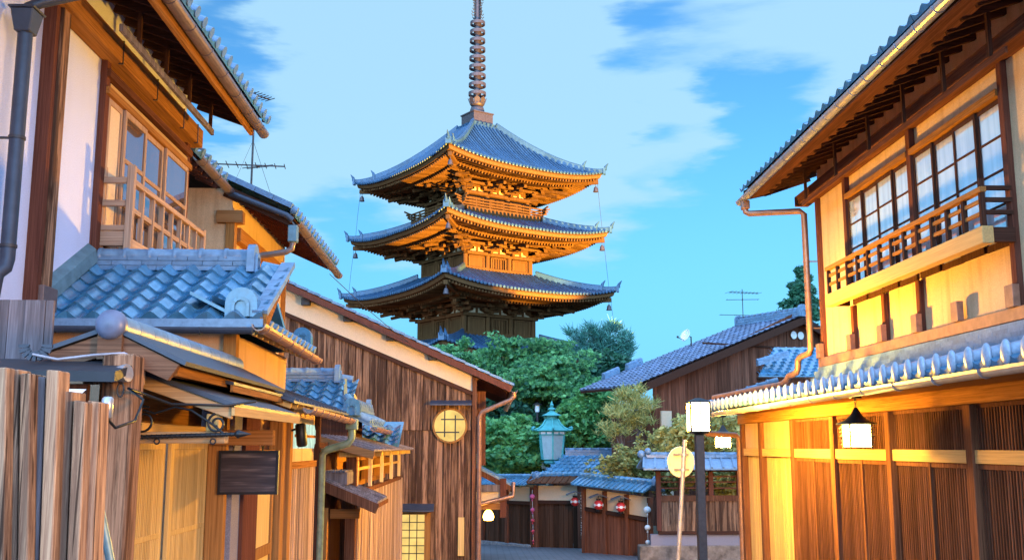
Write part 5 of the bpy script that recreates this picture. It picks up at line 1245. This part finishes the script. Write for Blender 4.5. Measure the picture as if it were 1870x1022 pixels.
# ------------------------------------------------------------------ far fence, its gate and lanterns
def fence_run(name, p, q, label, zr, zc, zt, w=.12, roof=None, n_posts=3, stone=None, mat='fardark'):
    """boards to zr, dark rail, plaster band zr..zc under a little roof at zt"""
    p, q = Vector(p), Vector(q); U = (q - p); L = U.length; U.normalize(); N = V3(U.y, -U.x, 0)
    F_ = thing(name, p.lerp(q, .5), label, 'fence'); zb = min(gz(p.y), gz(q.y)) - .2
    zl = lambda s, z: z[0] + (z[1] - z[0]) * s / L
    mb = MB(); planks(mb, p, U, L, w, .03, -N, lambda s: zb, lambda s: zl(s, zr), gap=.012, jit=.012); mb.build('boards', mat, F_)
    mb = MB(); a, b = p - N * .02, q - N * .02; a.z, b.z = zr[0] + .05, zr[1] + .05; mb.beam(a + N * .04, b + N * .04, .1, .11); mb.build('rail', 'darkwoodX', F_)
    mb = MB(); e = -N * .06
    mb.hexa([V3(p.x, p.y, zr[0] + .1), V3(q.x, q.y, zr[1] + .1), V3(q.x, q.y, zr[1] + .1) + e, V3(p.x, p.y, zr[0] + .1) + e, V3(p.x, p.y, zc[0]), V3(q.x, q.y, zc[1]), V3(q.x, q.y, zc[1]) + e, V3(p.x, p.y, zc[0]) + e]); mb.build('plaster_band', 'cream', F_)
    for k in range(n_posts):
        c = p.lerp(q, k / (n_posts - 1)) + N * .03; z = zl(L * k / (n_posts - 1), zc); mb = MB(); mb.beam(V3(c.x, c.y, zb), V3(c.x, c.y, z), .11, .12, U); mb.build('post', 'farbrown', F_)
    # roof: ribs running down to both sides, round ridge
    mb = MB(); ov = .42; s0, s1 = p - U * .15, q + U * .15
    for sg in (1, -1):
        a0, a1 = V3(s0.x, s0.y, zt[0] + .22), V3(s1.x, s1.y, zt[1] + .22); b0, b1 = V3(s0.x, s0.y, zt[0]) + N * ov * sg, V3(s1.x, s1.y, zt[1]) + N * ov * sg
        mb.hexa([a0, a1, b1, b0, a0 + Z * .03, a1 + Z * .03, b1 + Z * .03, b0 + Z * .03])
        m = int(L / .17)
        for k in range(m + 1): a = a0.lerp(a1, k / m) + Z * .04; b = b0.lerp(b1, k / m) + Z * .04; mb.beam(a, b, .045, .045)
    mb.build('fence_roof', roof or 'tile', F_)
    mb = ridge(MB(), V3(s0.x, s0.y, zt[0] + .22), V3(s1.x, s1.y, zt[1] + .22), .18, .07, .075, 1, .2); mb.build('ridge', 'tile', F_)
    mb = MB(); mb.ball(V3(s1.x, s1.y, zt[1] + .30) + U * .05, .13); oni(mb, V3(s1.x, s1.y, zt[1] + .2) + U * .1, U, .24, .26, .06); mb.build('ridge_end', 'tilepale', F_)
    if stone:
        z0, z1 = stone; k = 0; rows = 2
        for r_ in range(rows):
            s = -.3 if r_ else 0
            while s < L:
                a = p + U * max(s, 0) + N * .04; b = p + U * min(s + .85, L) + N * .04; f0 = zl(s, z0) ; h_ = (z1 - 0) / rows
                mb = MB(); lo = f0 - (r_ + 1) * h_; mb.beam(V3(a.x, a.y, lo + h_ / 2), V3(b.x, b.y, lo + h_ / 2), .2 + .04 * r_, h_ - .015); mb.build('stone_block', 'stone', F_, bevel=.012); s += .87
    return F_
Fl = fence_run('board_fence', (-1.6, 38.6, 0), (1.58, 34.05, 0), 'dark board fence on a grey stone kerb left of the gate', (-1.98, -1.86), (-1.42, -1.30), (-1.36, -1.24), .15, None, 5, ((-3.22, -3.12), .8))
Fg = fence_run('boarded_gate', (1.70, 34.0, 0), (3.05, 33.3, 0), 'recessed dark board gate under a plaster band between the fences', (-1.82, -1.80), (-1.26, -1.22), (-1.18, -1.14), .16, 'brownwood', 2)
Fr = fence_run('board_fence', (2.98, 31.0, 0), (4.62, 29.0, 0), 'brown board fence with ribbed tile roof and red lanterns', (-1.86, -2.05), (-1.22, -1.40), (-1.12, -1.26), .2, None, 4, None, 'farbrown')
def red_lantern(px, py, Y, r, label, hood=True):
    c = ry(px, py, Y); L = thing('paper_lantern', c, label, 'lantern', 'round red paper lanterns on the fence')
    MB().ball(c, r, 20, 12, (1, 1, .98)).build('globe', 'red', L)
    mb = MB()
    for k in range(12):
        t = 2 * PI * k / 12 + PI / 2; d = V3(math.cos(t), math.sin(t), 0); rr = .040 if k % 2 == 0 else .018; h_ = .034 if k % 2 == 0 else .010
        for j in range(1):
            s_ = V3(-d.y, d.x, 0); ring_ = [c + d * (math.sqrt(max(1e-4, 1 - (rr * 1.25 / r * math.cos(a)) ** 2 - (h_ * 1.25 / r * math.sin(a)) ** 2)) * r * 1.012) + s_ * (rr * 1.25 * math.cos(a)) + Z * (h_ * 1.25 * math.sin(a)) for a in [2 * PI * q / 14 for q in range(14)]]
            mb.add(ring_ + [c + d * r * 1.03], [(q, (q + 1) % 14, 14) for q in range(14)])
    mb.build('white_pattern', 'whitepaper', L)
    mb = MB(); mb.lathe(c + Z * r * .92, [(.07, 0), (.07, .05)], 14); mb.lathe(c - Z * (r * .92 + .05), [(.065, 0), (.07, .05)], 14); mb.tube([c + Z * (r + .03), c + Z * (r + .12)], .008, 5); mb.build('lantern_rim', 'black', L)
    if hood:
        mb = MB()
        for sg in (-1, 1): mb.hexa([c + V3(0, -.22, r + .15), c + V3(sg * .26, -.22, r + .05), c + V3(sg * .26, .25, r + .05), c + V3(0, .25, r + .15), c + V3(0, -.22, r + .175), c + V3(sg * .26, -.22, r + .075), c + V3(sg * .26, .25, r + .075), c + V3(0, .25, r + .175)])
        mb.build('hood', 'sheet', L)
red_lantern(938, 906, 36.3, .19, 'red paper lantern half hidden beside the porch gutter', False)
red_lantern(1050, 915, 32.0, .142, 'red paper lantern with white dots by the gate opening, hooded')
red_lantern(1093, 921, 30.1, .142, 'red paper lantern in the middle of the ribbed roof fence')
red_lantern(1133.5, 925, 29.3, .142, 'red paper lantern under the right part of the ribbed roof fence')
def garland(px, ys, rs, Y, mats, label):
    top = ry(px, ys[0] - 12, Y); g = thing('ball_garland', top, label, 'garland', 'hanging ball garlands on the fence')
    bot = ry(px + 2, ys[-1] + 4, Y); MB().tube([top, bot], .006, 4).build('cord', 'whitepaper', g)
    for k, (y, r) in enumerate(zip(ys, rs)):
        c = ry(px + 2 * k / len(ys), y, Y); mb = MB(); mb.m = 0; mb.ball(c, r, 12, 8, (1, 1, .92)); mb.lathe(c - Z * (r + .06), [(.003, 0), (.03, .02), (.012, .08)], 8)
        mb.build('ball', mats[k % len(mats)], g)
garland(972, (906, 930, 949.5, 969, 987), (.09, .075, .065, .055, .04), 33.8, ['pink', 'pink', 'rose', 'rose', 'rose'], 'string of pink and rose balls on the dark fence')
garland(1182, (930, 962.5, 989, 1012), (.10, .082, .065, .05), 28.75, ['whitepaper'], 'string of white balls on the brown fence')
c = ry(1063.5, 935, 31.1)
m, t, p = newmat('inked_strip'); g_ = t.n('ShaderNodeNewGeometry'); n1 = t.n('ShaderNodeTexNoise'); n1.inputs['Scale'].default_value = 22; t.l(g_.outputs['Position'], n1.inputs[0])
t.l(t.ramp(n1.outputs['Fac'], [(.54, (.03, .02, .02)), (.58, (.5, .48, .45))]), p.inputs['Base Color'])
B(c.x - .05, c.x + .05, c.y - .02, c.y, c.z - .75, c.z + .6).build('name_strip', m, None, thing=('narrow dark strip with pale marks hanging at the gate opening', 'sign'))

# right-hand fence on a rubble base
Rf = thing('garden_fence', (6.5, 27.5, gz(27)), 'weathered garden fence with open slats on a rubble base', 'fence')
y = 27.5; x0, x1 = 4.58, 9.5
B(x0 - .5, x1, y + .02, y + .5, gz(27) - .3, -2.56).build('rubble_base', 'rubble', Rf, bevel=.03)
B(x0 - .2, x1, y + .05, y + .25, -2.559, -2.28).build('plaster_base', 'greyplaster', Rf)
B(x0, x1, y, y + .12, -2.279, -2.19).build('sill', 'darkwoodX', Rf)
mb = MB(); planks(mb, (x0 + .1, y + .03, 0), Xa, x1 - x0 - .1, .155, .03, Ya, lambda s: -2.19, lambda s: -1.42, gap=.008, jit=.012); mb.build('boards', 'weathered', Rf)
B(x0, x1, y - .01, y + .1, -1.419, -1.27).build('rail', 'brownwood', Rf)
for z in (-1.1, -.94, -.8): B(x0, x1, y + .02, y + .06, z, z + .035).build('slat', 'redwood', Rf)
for x in (4.6, 5.2, 6.0, 6.75, 7.5): B(x - .06, x + .06, y - .03, y + .1, -2.18 if x < 5 else -1.268, -.66).build('post', 'redwood', Rf)
B(x0 - .1, x1, y - .02, y + .12, -.66, -.56).build('top_beam', 'brownwood', Rf)
mb = MB()
for sg in (-1, 1):
    a0, a1, b0, b1 = V3(x0 - .35, y, -.30), V3(x1, y, -.30), V3(x0 - .45, y + sg * .55, -.60), V3(x1, y + sg * .55, -.60)
    mb.hexa([a0, a1, b1, b0, a0 + Z * .04, a1 + Z * .04, b1 + Z * .04, b0 + Z * .04])
    for k in range(19): f = k / 18; mb.beam(a0.lerp(a1, f) + Z * .05, b0.lerp(b1, f) + Z * .05, .05, .05)
mb.build('fence_roof', 'tilepale', Rf)
ridge(MB(), (x0 - .3, y, -.29), (x1, y, -.29), .2, .08, .07, 1, .26).build('ridge', 'tilepale', Rf)
mb = MB(); mb.ball((x0 - .42, y, -.2), .11); mb.ball((x0 - .25, y - .05, -.12), .09); mb.build('ridge_end', 'tilepale', Rf)

# ------------------------------------------------------------------ houses behind
# small blue tiled roof behind the gate
Sr = thing('small_pavilion', (3.2, 37, gz(36)), 'low pavilion with blue tiled hip roof behind the gate', 'pavilion')
U_ = V3(1, 0, 0); a = V3(2.0, 36, -1.0); r_ = V3(2.95, 37.3, -.32)
mb = MB(); vs = (V3(-0, 1.3, .68)).normalized()
for j in range(6):
    i = 0; xl = 2.0 + .95 * j / 6; wave_tiles(mb, V3(xl, 36, -1.0) + V3(0, 1.3, .68) * (j / 6) + V3(0, 0, .04), Xa, vs, int((4.8 - xl) / .2), 1, .2, .26, .018, .02, 5)
mb.add([a, V3(5, 36, -1.0), V3(5, 37.3, -.32), r_], [(0, 1, 2, 3)]); mb.add([a, r_, V3(2.95, 39, -.32), V3(2.0, 40, -1.0)], [(0, 1, 2, 3)]); mb.build('roof', 'tile', Sr)
ridge(MB(), (2.9, 37.35, -.32), (5, 37.35, -.32), .26, .2, .08, 3, .3).build('ridge', 'tilepale', Sr)
B(2.5, 4.6, 36.3, 38.5, gz(36), -1.05).build('wall', 'farbrown', Sr)
mb = MB(); mb.beam((2.0, 36.02, -1.06), (5, 36.02, -1.06), .06, .09); mb.build('eave_board', 'darkwoodX', Sr)

# boarded house with long tiled roof, right of centre
Bh = thing('boarded_house', (8, 36, gz(36)), 'dark boarded house with a long tiled roof sloping left', 'house')
ap = V3(11.31, 36, 4.55); lo = V3(4.88, 32.7, 1.90); rd = V3(-.46, .888, 0) * 3.4; gdir = (lo - ap); sgd = V3(gdir.x, gdir.y, 0).normalized()
rt = ap + V3(-sgd.x * 3.4, -sgd.y * 3.4, -1.45)
sn = gdir.cross(rd).normalized(); sn = sn if sn.z > 0 else -sn
mb = MB(); mb.hexa([ap - sn * .08, lo - sn * .08, lo + rd - sn * .08, ap + rd - sn * .08, ap, lo, lo + rd, ap + rd])
sn2 = (rt - ap).cross(rd).normalized(); sn2 = sn2 if sn2.z > 0 else -sn2
mb.hexa([ap - sn2 * .08, rt - sn2 * .08, rt + rd - sn2 * .08, ap + rd - sn2 * .08, ap, rt, rt + rd, ap + rd]); mb.build('roof', 'darkwood', Bh)
L_ = gdir.length; mb = MB(); wave_tiles(mb, lo + sn * .04, rd, -gdir, int(rd.length / .26), int(L_ / .27), .262, L_ / int(L_ / .27), .028, .03, 6); mb.build('roof_tiles', 'tilefar', Bh)
mb = MB(); wave_tiles(mb, rt + sn2 * .04, rd, ap - rt, int(rd.length / .26), 12, .262, (rt - ap).length / 12, .028, .03, 6); mb.build('roof_tiles', 'tilefar', Bh)
e0 = ap + Z * .03 - rd * .0; mb = ridge(MB(), e0, e0 + rd, .3, .26, .09, 3, .28); oni(mb, e0 + V3(.03, -.08, 0), -rd, .42, .44, .1); oni(mb, e0 + rd, rd, .34, .4, .1); mb.build('ridge', 'tilepale', Bh)
for f in (.72, .86): q = ap.lerp(lo, f) + rd * 1.02 + Z * .06; mb = ridge(MB(), q, q - gdir.normalized() * .7 + Z * .02, .24, .16, .08, 3, .25); mb.build('verge_ridge', 'tilepale', Bh)
mb = MB(); o = -rd.normalized() * .06; mb.beam(ap + o - Z * .13, lo + o - Z * .13, .06, .22); mb.beam(ap + o - Z * .13, rt + o - Z * .13, .06, .22); mb.build('bargeboard', 'darkwoodX', Bh)
ins = rd.normalized() * .35; w0 = lo.lerp(ap, .12) + ins
def wz(s): return lo.z + .32 + (ap.z - lo.z) * (s / 6.36) - .12 if s < 6.36 else ap.z + .12 - (s - 6.36) * .43
mb = MB(); planks(mb, w0, -sgd, 9.2, .17, .03, rd, lambda s: -2.5, lambda s: wz(s) , gap=.012, jit=.008); mb.build('gable_boards', 'farbrown', Bh)
mb = MB(); q = w0 + ins * .2; q2 = q - sgd * 9; mb.hexa([V3(p_.x, p_.y, z) + d_ for z in (-2.5, 1.2) for p_, d_ in ((q, V3()), (q2, V3()), (q2, rd * .7), (q, rd * .7))]); mb.build('core', 'farbrown', Bh)
for f0, f1, z in ((.30, .97, 1.28), (.28, .99, 3.45), (.6, 1.02, 2.55), (.6, 1.02, 2.35)):
    a, b = w0 - sgd * (9.2 * f0 * .8), w0 - sgd * (9.2 * f1 * .8); mb = MB(); mb.beam(V3(a.x, a.y, z) - ins * .15, V3(b.x, b.y, z) - ins * .15, .05, .06); mb.build('batten', 'darkwoodX', Bh)
a = w0 - sgd * .25 - ins * .2; mb = MB(); mb.hexa([V3(p_.x, p_.y, z) for z in (-2.5, 1.15) for p_ in (a, a - sgd * .42, a - sgd * .42 + ins * .3, a + ins * .3)]); mb.build('plaster_panel', 'cream', Bh)
for s in (-.17, .17): q = ap + ins - sgd * -s * 1.0 - Z * .62 - rd.normalized() * .05; MB().lathe(q, [(.14, 0), (.14, .03)], 14, False, -rd.normalized()).build('gable_crest', 'whitepaper', Bh)
antenna((9.85, 38.6, 4.7), 1.25, [(1.12, -.55, .7, 9, .35, .25), (.85, -.6, .6, 3, .2, -.1), (.25, -.9, .9, 4, .12, .1)], 'flat multi element antenna on the long tiled roof')
c = ry(1252, 612, 37.2); D_ = thing('satellite_dish', c, 'white satellite dish on the long tiled roof', 'satellite dish')
MB().lathe(c, [(.005, -.06), (.12, -.045), (.2, -.015), (.24, .02), (.235, .03), (.2, .0), (.12, -.03), (.005, -.045)], 18, axis=(-.85, -.5, .35)).build('dish', 'whitepaper', D_)
mb = MB(); mb.tube([c + V3(.05, .02, 0), c + V3(.22, .1, -.05), c + V3(.22, .1, -.5)], .025, 6); mb.tube([c + V3(-.02, 0, -.2), c + V3(-.32, -.2, -.1)], .014, 5); mb.ball(c + V3(-.33, -.2, -.08), .045, 8, 5); mb.build('mount', 'iron', D_)

# lower tiled roof behind the townhouse
Lr = thing('rear_annex', (9.4, 30.5, gz(30)), 'low annex with blue tiled roof behind the townhouse', 'annex')
o = V3(7.95, 29.6, 2.0); up_ = V3(0, 2.2, 1.05).normalized()
mb = MB()
for j in range(9): wave_tiles(mb, o + up_ * (j * .26) + V3(j * .12, 0, .03), Xa, up_, 14 - j // 3, 1, .26, .27, .03, .03, 6)
mb.hexa([o, o + V3(4, 0, 0), o + V3(4, 0, 0) + up_ * 2.4, o + V3(1.1, 0, 0) + up_ * 2.4, o + Z * .03, o + V3(4, 0, .03), o + V3(4, 0, .03) + up_ * 2.4, o + V3(1.1, 0, .03) + up_ * 2.4]); mb.build('roof', 'tile', Lr)
ridge(MB(), o + V3(.1, .5, .35), o + V3(1.05, .55, .62), .22, .14, .07, 2, .25).build('hip_ridge', 'tilepale', Lr)
B(8.4, 12, 29.9, 32, -2.5, 1.95).build('wall', 'farbrown', Lr)

# ------------------------------------------------------------------ street lamp, sign, copper lantern, far lamp post
c = V3(3.12, 15, .42); SL = thing('street_lamp', (3.12, 15, gz(15)), 'tall dark street lamp with glowing square barred head', 'street lamp')
B(c.x - .12, c.x + .12, c.y - .12, c.y + .12, c.z - .19, c.z + .19).build('glow', 'lamp', SL)
mb = MB()
for sx in (-1, 0, 1):
    for sy in (-1, 0, 1):
        if sx or sy: mb.box(c.x + sx * .137 - .014, c.x + sx * .137 + .014, c.y + sy * .137 - .014, c.y + sy * .137 + .014, c.z - .21, c.z + .21)
mb.build('lamp_bars', 'black', SL)
MB().lathe(c + Z * .21, [(.21, 0), (.21, .02), (.05, .07)], 4, False, rot=PI / 4).build('lamp_cap', 'black', SL)
mb = MB(); mb.lathe(c - Z * .25, [(.07, 0), (.19, .035), (.19, .055)], 4, False, rot=PI / 4); mb.build('lamp_base', 'black', SL)
mb = MB(); mb.box(c.x - .062, c.x + .062, c.y - .062, c.y + .062, gz(15), c.z - .25); mb.build('pole', 'iron', SL, bevel=.008)
mb = MB(); mb.box(c.x - .09, c.x + .09, c.y - .09, c.y + .09, gz(15), gz(15) + .35); mb.build('pole_base', 'iron', SL, bevel=.01)
Ys = 20.0; a, b = ry(1250.5, 802, Ys), ry(1238.5, 1022, Ys); dn = (b - a); foot = a + dn * ((gz(Ys) - a.z) / dn.z)
Rs = thing('road_sign', foot, 'back of a round road sign on a leaning pole', 'road sign')
MB().tube([a, foot], .042, 12).build('pole', 'palegutter', Rs)
c = ry(1244, 843, Ys) + V3(0, .06, 0); ax_ = V3(.35, -1, .03).normalized()
MB().lathe(c + V3(0, .0, 0), [(.27, 0), (.298, .0), (.30, .012), (.29, .02), (.27, .012), (.0, .012)], 30, axis=ax_).build('disc', 'signback', Rs)
for dz in (.145, -.145):
    s_ = V3(-ax_.y, ax_.x, 0); mb = MB(); mb.beam(c + ax_ * .03 + Z * dz - s_ * .16, c + ax_ * .03 + Z * dz + s_ * .16, .025, .04)
    q = a + dn * ((c.z + dz - a.z) / dn.z); mb.lathe(q - Z * .025, [(.05, 0), (.05, .05)], 12); mb.build('clamp', 'silver', Rs)
# verdigris lantern
Yl = 38.0; c0 = V3(2.47, Yl, 0); CL = thing('copper_lantern', (2.47, Yl, gz(38)), 'big verdigris copper lantern with curled pagoda roof behind the fence', 'lantern')
rot = PI / 6
MB().lathe(c0 + Z * -.62, [(.30, 0), (.34, .05), (.34, .10), (.30, .12), (.42, .15), (.43, .17)], 6, False, rot=rot).build('lantern_foot', 'verdigris', CL)
mb = MB(); mb.lathe(c0 + Z * -.45, [(.40, 0), (.49, .86)], 6, False, rot=rot); mb.build('pane', 'frosted', CL)
mb = MB()
for k in range(6):
    t = rot + k * PI / 3; sd_ = Z.cross(Ya); ax = Z; S0 = ax.cross(Ya if abs(ax.y) < .9 else Xa).normalized(); U0 = ax.cross(S0)
    d = S0 * math.cos(t) + U0 * math.sin(t); mb.beam(c0 + d * .41 + Z * -.45, c0 + d * .50 + Z * .41, .06, .06)
mb.build('lantern_frame', 'verdigris', CL)
mb = MB(); mb.lathe(c0 + Z * .41, [(.52, 0), (.54, .16), (.50, .165)], 6, False, rot=rot); mb.build('collar', 'verdigris', CL)
mb = MB()
for k in range(12):
    t = rot + (k + .5 + (.12 if k % 2 else -.12)) * PI / 6; d = S0 * math.cos(t) + U0 * math.sin(t); tt = rot + (k // 2 + .5) * PI / 3; n_ = S0 * math.cos(tt) + U0 * math.sin(tt); s_ = V3(-n_.y, n_.x, 0)
    q = c0 + n_ * .466 + s_ * (.125 if k % 2 else -.125) + Z * .49; mb.beam(q - s_ * .09, q + s_ * .09, .012, .075)
mb.build('collar_panel', 'whitepaper', CL)
MB().lathe(c0 + Z * .575, [(.70, -.01), (.70, .02), (.50, .10), (.36, .23), (.28, .36), (.22, .42)], 6, False, rot=rot).build('lantern_roof', 'verdigris', CL)
mb = MB()
for k in range(6):
    t = rot + k * PI / 3; d = S0 * math.cos(t) + U0 * math.sin(t); pr = [(.24, .42), (.30, .36), (.38, .23), (.52, .11), (.70, .03), (.79, .02), (.83, .07), (.80, .13), (.75, .11)]
    mb.tube([c0 + d * r__ + Z * (.575 + z__) for r__, z__ in pr], .035, 6, True, [.03] * 4 + [.04] * 5)
mb.build('roof_rib', 'verdigris', CL)
MB().lathe(c0 + Z * .99, [(.19, 0), (.19, .12), (.36, .13), (.36, .15), (.2, .22), (.1, .30), (.08, .34), (.15, .36), (.15, .38), (.07, .43), (.04, .45), (.06, .48), (.075, .53), (.04, .58), (.01, .68)], 12, False).build('finial', 'verdigris', CL)
mb = MB(); mb.lathe(V3(2.47, Yl, gz(38)), [(.35, 0), (.3, .2), (.16, .4), (.14, 2.2), (.3, 2.6)], 8, False); mb.build('pedestal', 'stone', CL)
q = ry(981, 745, 42); FL = thing('lamp_post', (q.x, 42, gz(42)), 'thin black lamp post among the trees above the copper lantern', 'lamp post')
MB().tube([V3(q.x, 42, gz(42)), V3(q.x, 42, q.z - .15)], .06, 8).build('pole', 'iron', FL); MB().lathe(V3(q.x, 42, q.z - .15), [(.09, 0), (.1, .28)], 10).build('shade', 'whitepaper', FL); MB().lathe(V3(q.x, 42, q.z + .13), [(.2, 0), (.19, .03), (.05, .1)], 10).build('cap', 'iron', FL)

a, b = V3(-2.7, 17.6, 2.95), V3(-1.0, 24, 1.9); m_ = a.lerp(b, .5) - Z * .12
MB().tube([a, a.lerp(m_, .5) - Z * .03, m_, m_.lerp(b, .5) - Z * .03, b], .008, 4).build('overhead_wire', 'iron', None, thing=('thin dark wire slung from the ochre house eave to the plank house roof', 'wire'))

# ------------------------------------------------------------------ trees and shrubs
def px_blobs(Y, lst): 
    """(px, py, half-width px, half-height px, leaf count, dY)"""
    o = []
    for px, py, hw, hh, n, dy in lst: c = ry(px, py, Y + dy); s = (Y + dy) / FPX; o.append((c.x, c.y, c.z, hw * s, max(hw, hh) * s * .9, hh * s, n))
    return o
def tree(name, Y, px, lst, size, mat, label, cat='tree', r0=.22, group=None, tops=5, **kw):
    bl = px_blobs(Y, lst); b = ry(px, 815, Y); base = V3(b.x, Y, gz(Y)); T_ = thing(name, base, label, cat, group)
    leaves(bl, size, 'crown', mat, T_, **kw)
    tp = [V3(q[0], q[1], q[2] + q[5] * .2) for q in sorted(bl, key=lambda q: -q[6])[:tops]]
    trunk(T_, base, tp, r0); return T_
tree('maple_tree', 45, 930, [(850, 656, 42, 22, 1560, 0), (905, 672, 52, 30, 2520, 1), (975, 662, 52, 32, 2520, 0), (1035, 668, 46, 36, 2160, 1), (880, 700, 70, 40, 2520, 0), (960, 715, 75, 42, 3000, -1), (1045, 715, 50, 34, 1680, 0), (1000, 690, 50, 34, 1560, -2), (925, 640, 26, 12, 540, 0), (850, 626, 16, 12, 180, 0), (945, 622, 9, 9, 120, 0), (1018, 636, 32, 14, 720, 1)], .11, 'maple', 'broad green maple with layered feathery crown before the pagoda', r0=.28, tops=9, droop=.2, dens=1.9, clump=.62, flat=.20, spread=1.05)
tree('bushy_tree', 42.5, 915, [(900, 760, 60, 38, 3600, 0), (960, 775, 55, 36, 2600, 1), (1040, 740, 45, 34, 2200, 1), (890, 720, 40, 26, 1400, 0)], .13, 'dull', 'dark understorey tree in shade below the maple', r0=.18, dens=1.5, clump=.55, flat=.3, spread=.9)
tree('camellia_bush', 40, 925, [(915, 800, 48, 36, 3000, 0), (950, 835, 42, 34, 2800, -1), (900, 845, 36, 26, 1700, 0), (970, 815, 26, 24, 1000, 0), (940, 780, 30, 20, 1000, 0)], .13, 'bush', 'bright glossy green bush left of the copper lantern', 'bush', .12, dens=1.7, clump=.45, flat=.3, spread=.95)
tree('garden_tree', 40, 1068, [(1060, 770, 36, 34, 2000, 0), (1080, 745, 38, 30, 1900, 0), (1050, 810, 34, 30, 1600, 0), (1095, 790, 34, 34, 1600, 0), (1080, 720, 18, 16, 500, 0)], .12, 'bush', 'light green garden tree right of the copper lantern', 'tree', .12, dens=1.4, clump=.4, flat=.35, spread=1.0)
# pine: tufts of needles on spreading limbs
Tp = thing('pine_tree', (6.3, 56, gz(56)), 'dark blue green pine with tufted crown right of the pagoda', 'tree')
tf = []
for px, py, hw, hh, n in ((1078, 608, 20, 7, 20), (1118, 600, 18, 6, 16), (1060, 620, 18, 6, 14), (1098, 622, 24, 7, 22), (1138, 618, 14, 6, 12), (1080, 638, 26, 7, 22), (1122, 636, 22, 7, 18), (1148, 634, 10, 6, 9), (1060, 650, 22, 7, 16), (1104, 650, 26, 7, 18), (1142, 652, 14, 8, 10), (1043, 609, 8, 4, 5)):
    for _ in range(n):
        c = ry(px + random.gauss(0, hw * .5), py + random.gauss(0, hh * .5), 55 + random.uniform(-1.6, 1.6)); tf.append(tuple(c))
needles(tf, .46, .05, 26, 'crown', 'pine', Tp)
trunk(Tp, (6.3, 56, gz(56)), [ry(1080, 620, 55), ry(1115, 615, 55), ry(1140, 635, 55), ry(1060, 640, 55), ry(1100, 610, 55.5)], .3)
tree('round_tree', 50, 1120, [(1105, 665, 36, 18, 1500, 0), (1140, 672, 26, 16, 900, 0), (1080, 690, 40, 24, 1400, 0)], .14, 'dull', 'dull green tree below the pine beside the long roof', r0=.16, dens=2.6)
# conifer beyond the house
Tc = thing('cedar_tree', (17.2, 55, gz(55)), 'tall pointed conifer rising behind the long tiled roof', 'tree')
bl = []
for k in range(70):
    f = (k + .5) / 70; py = 488 + f * 150; w_ = 4 + 60 * f; px = 1463 + random.uniform(-1, 1) * w_ * .9
    c = ry(px, py + random.uniform(-6, 6), 55 + random.uniform(-1, 1) * w_ * .02); r_ = .20 + .20 * f; bl.append((c.x, c.y, c.z, r_ * 1.15, r_ * 1.1, r_ * .85, 110))
leaves(bl, .15, 'crown', 'cedarleaf', Tc, clump=.28, flat=.6, shell=.3, asp=2.2); trunk(Tc, (17.2, 55, gz(55)), [ry(1463, 500, 55), ry(1463, 560, 55), ry(1440, 600, 55), ry(1490, 600, 55)], .3)
# thin pine-like tree and arching pale shrub at the long house's corner
Tg = thing('wispy_tree', (4.75, 32.3, gz(32)), 'wispy grey green tree with bare grey branches at the house corner', 'tree')
tf = []
for px, py, hw, hh, n in ((1148, 722, 30, 13, 44), (1172, 742, 30, 12, 40), (1128, 752, 26, 12, 36), (1165, 768, 26, 12, 30), (1120, 785, 26, 13, 30)):
    for _ in range(n): tf.append(tuple(ry(px + random.gauss(0, hw * .5), py + random.gauss(0, hh * .5), 32.2 + random.uniform(-.8, .8))))
needles(tf, .26, .03, 18, 'crown', 'pale', Tg, .3)
trunk(Tg, (4.75, 32.3, gz(32)), [ry(1150, 722, 32.2), ry(1178, 742, 32.2), ry(1130, 750, 32.2), ry(1120, 785, 32.2)], .12, 'greywood')
Ts = thing('arching_shrub', (4.6, 30.6, gz(30)), 'pale feathery shrub with long arching shoots over the fence', 'shrub')
P_, mb = [], MB()
root = V3(4.75, 30.6, -1.3)
for k in range(210):
    t = random.uniform(-1.25, 1.45); L_ = random.uniform(.8, 1.75); dy = random.uniform(-.6, .6); h_ = random.uniform(.5, 1.15)
    st = root + V3(random.uniform(-.5, .7), random.uniform(-.3, .3), random.uniform(-.2, .5)); pts = []
    for q in range(11): s = q / 10; pts.append(st + V3(t * L_ * s * .8, dy * s, h_ * L_ * (1.25 * s - .85 * s * s * (.4 + abs(t) * .6))))
    mb.tube(pts[::2], .008, 4)
    for q in range(46):
        s = .2 + .8 * random.random(); i = min(9, int(s * 10)); c = pts[i].lerp(pts[i + 1], s * 10 - i); P_.append((c.x + random.gauss(0, .035), c.y + random.gauss(0, .035), c.z + random.gauss(0, .035), .001, .001, .001, 1))
leaves(P_, .075, 'crown', 'pale', Ts); mb.tube([(4.75, 30.6, gz(30)), root + V3(0, 0, .3)], .07, 7); mb.build('stems', 'trunk', Ts)
tree('fence_shrub', 29.3, 1270, [(1240, 800, 40, 34, 1500, 0), (1290, 790, 46, 40, 1700, .4), (1340, 800, 40, 40, 1400, 0), (1260, 850, 60, 26, 1300, 0), (1340, 870, 50, 30, 1000, 0)], .085, 'pale', 'leafy shrub behind the garden fence lit by the street lamp', 'shrub', .07, dens=1.4, clump=.3, flat=.6)
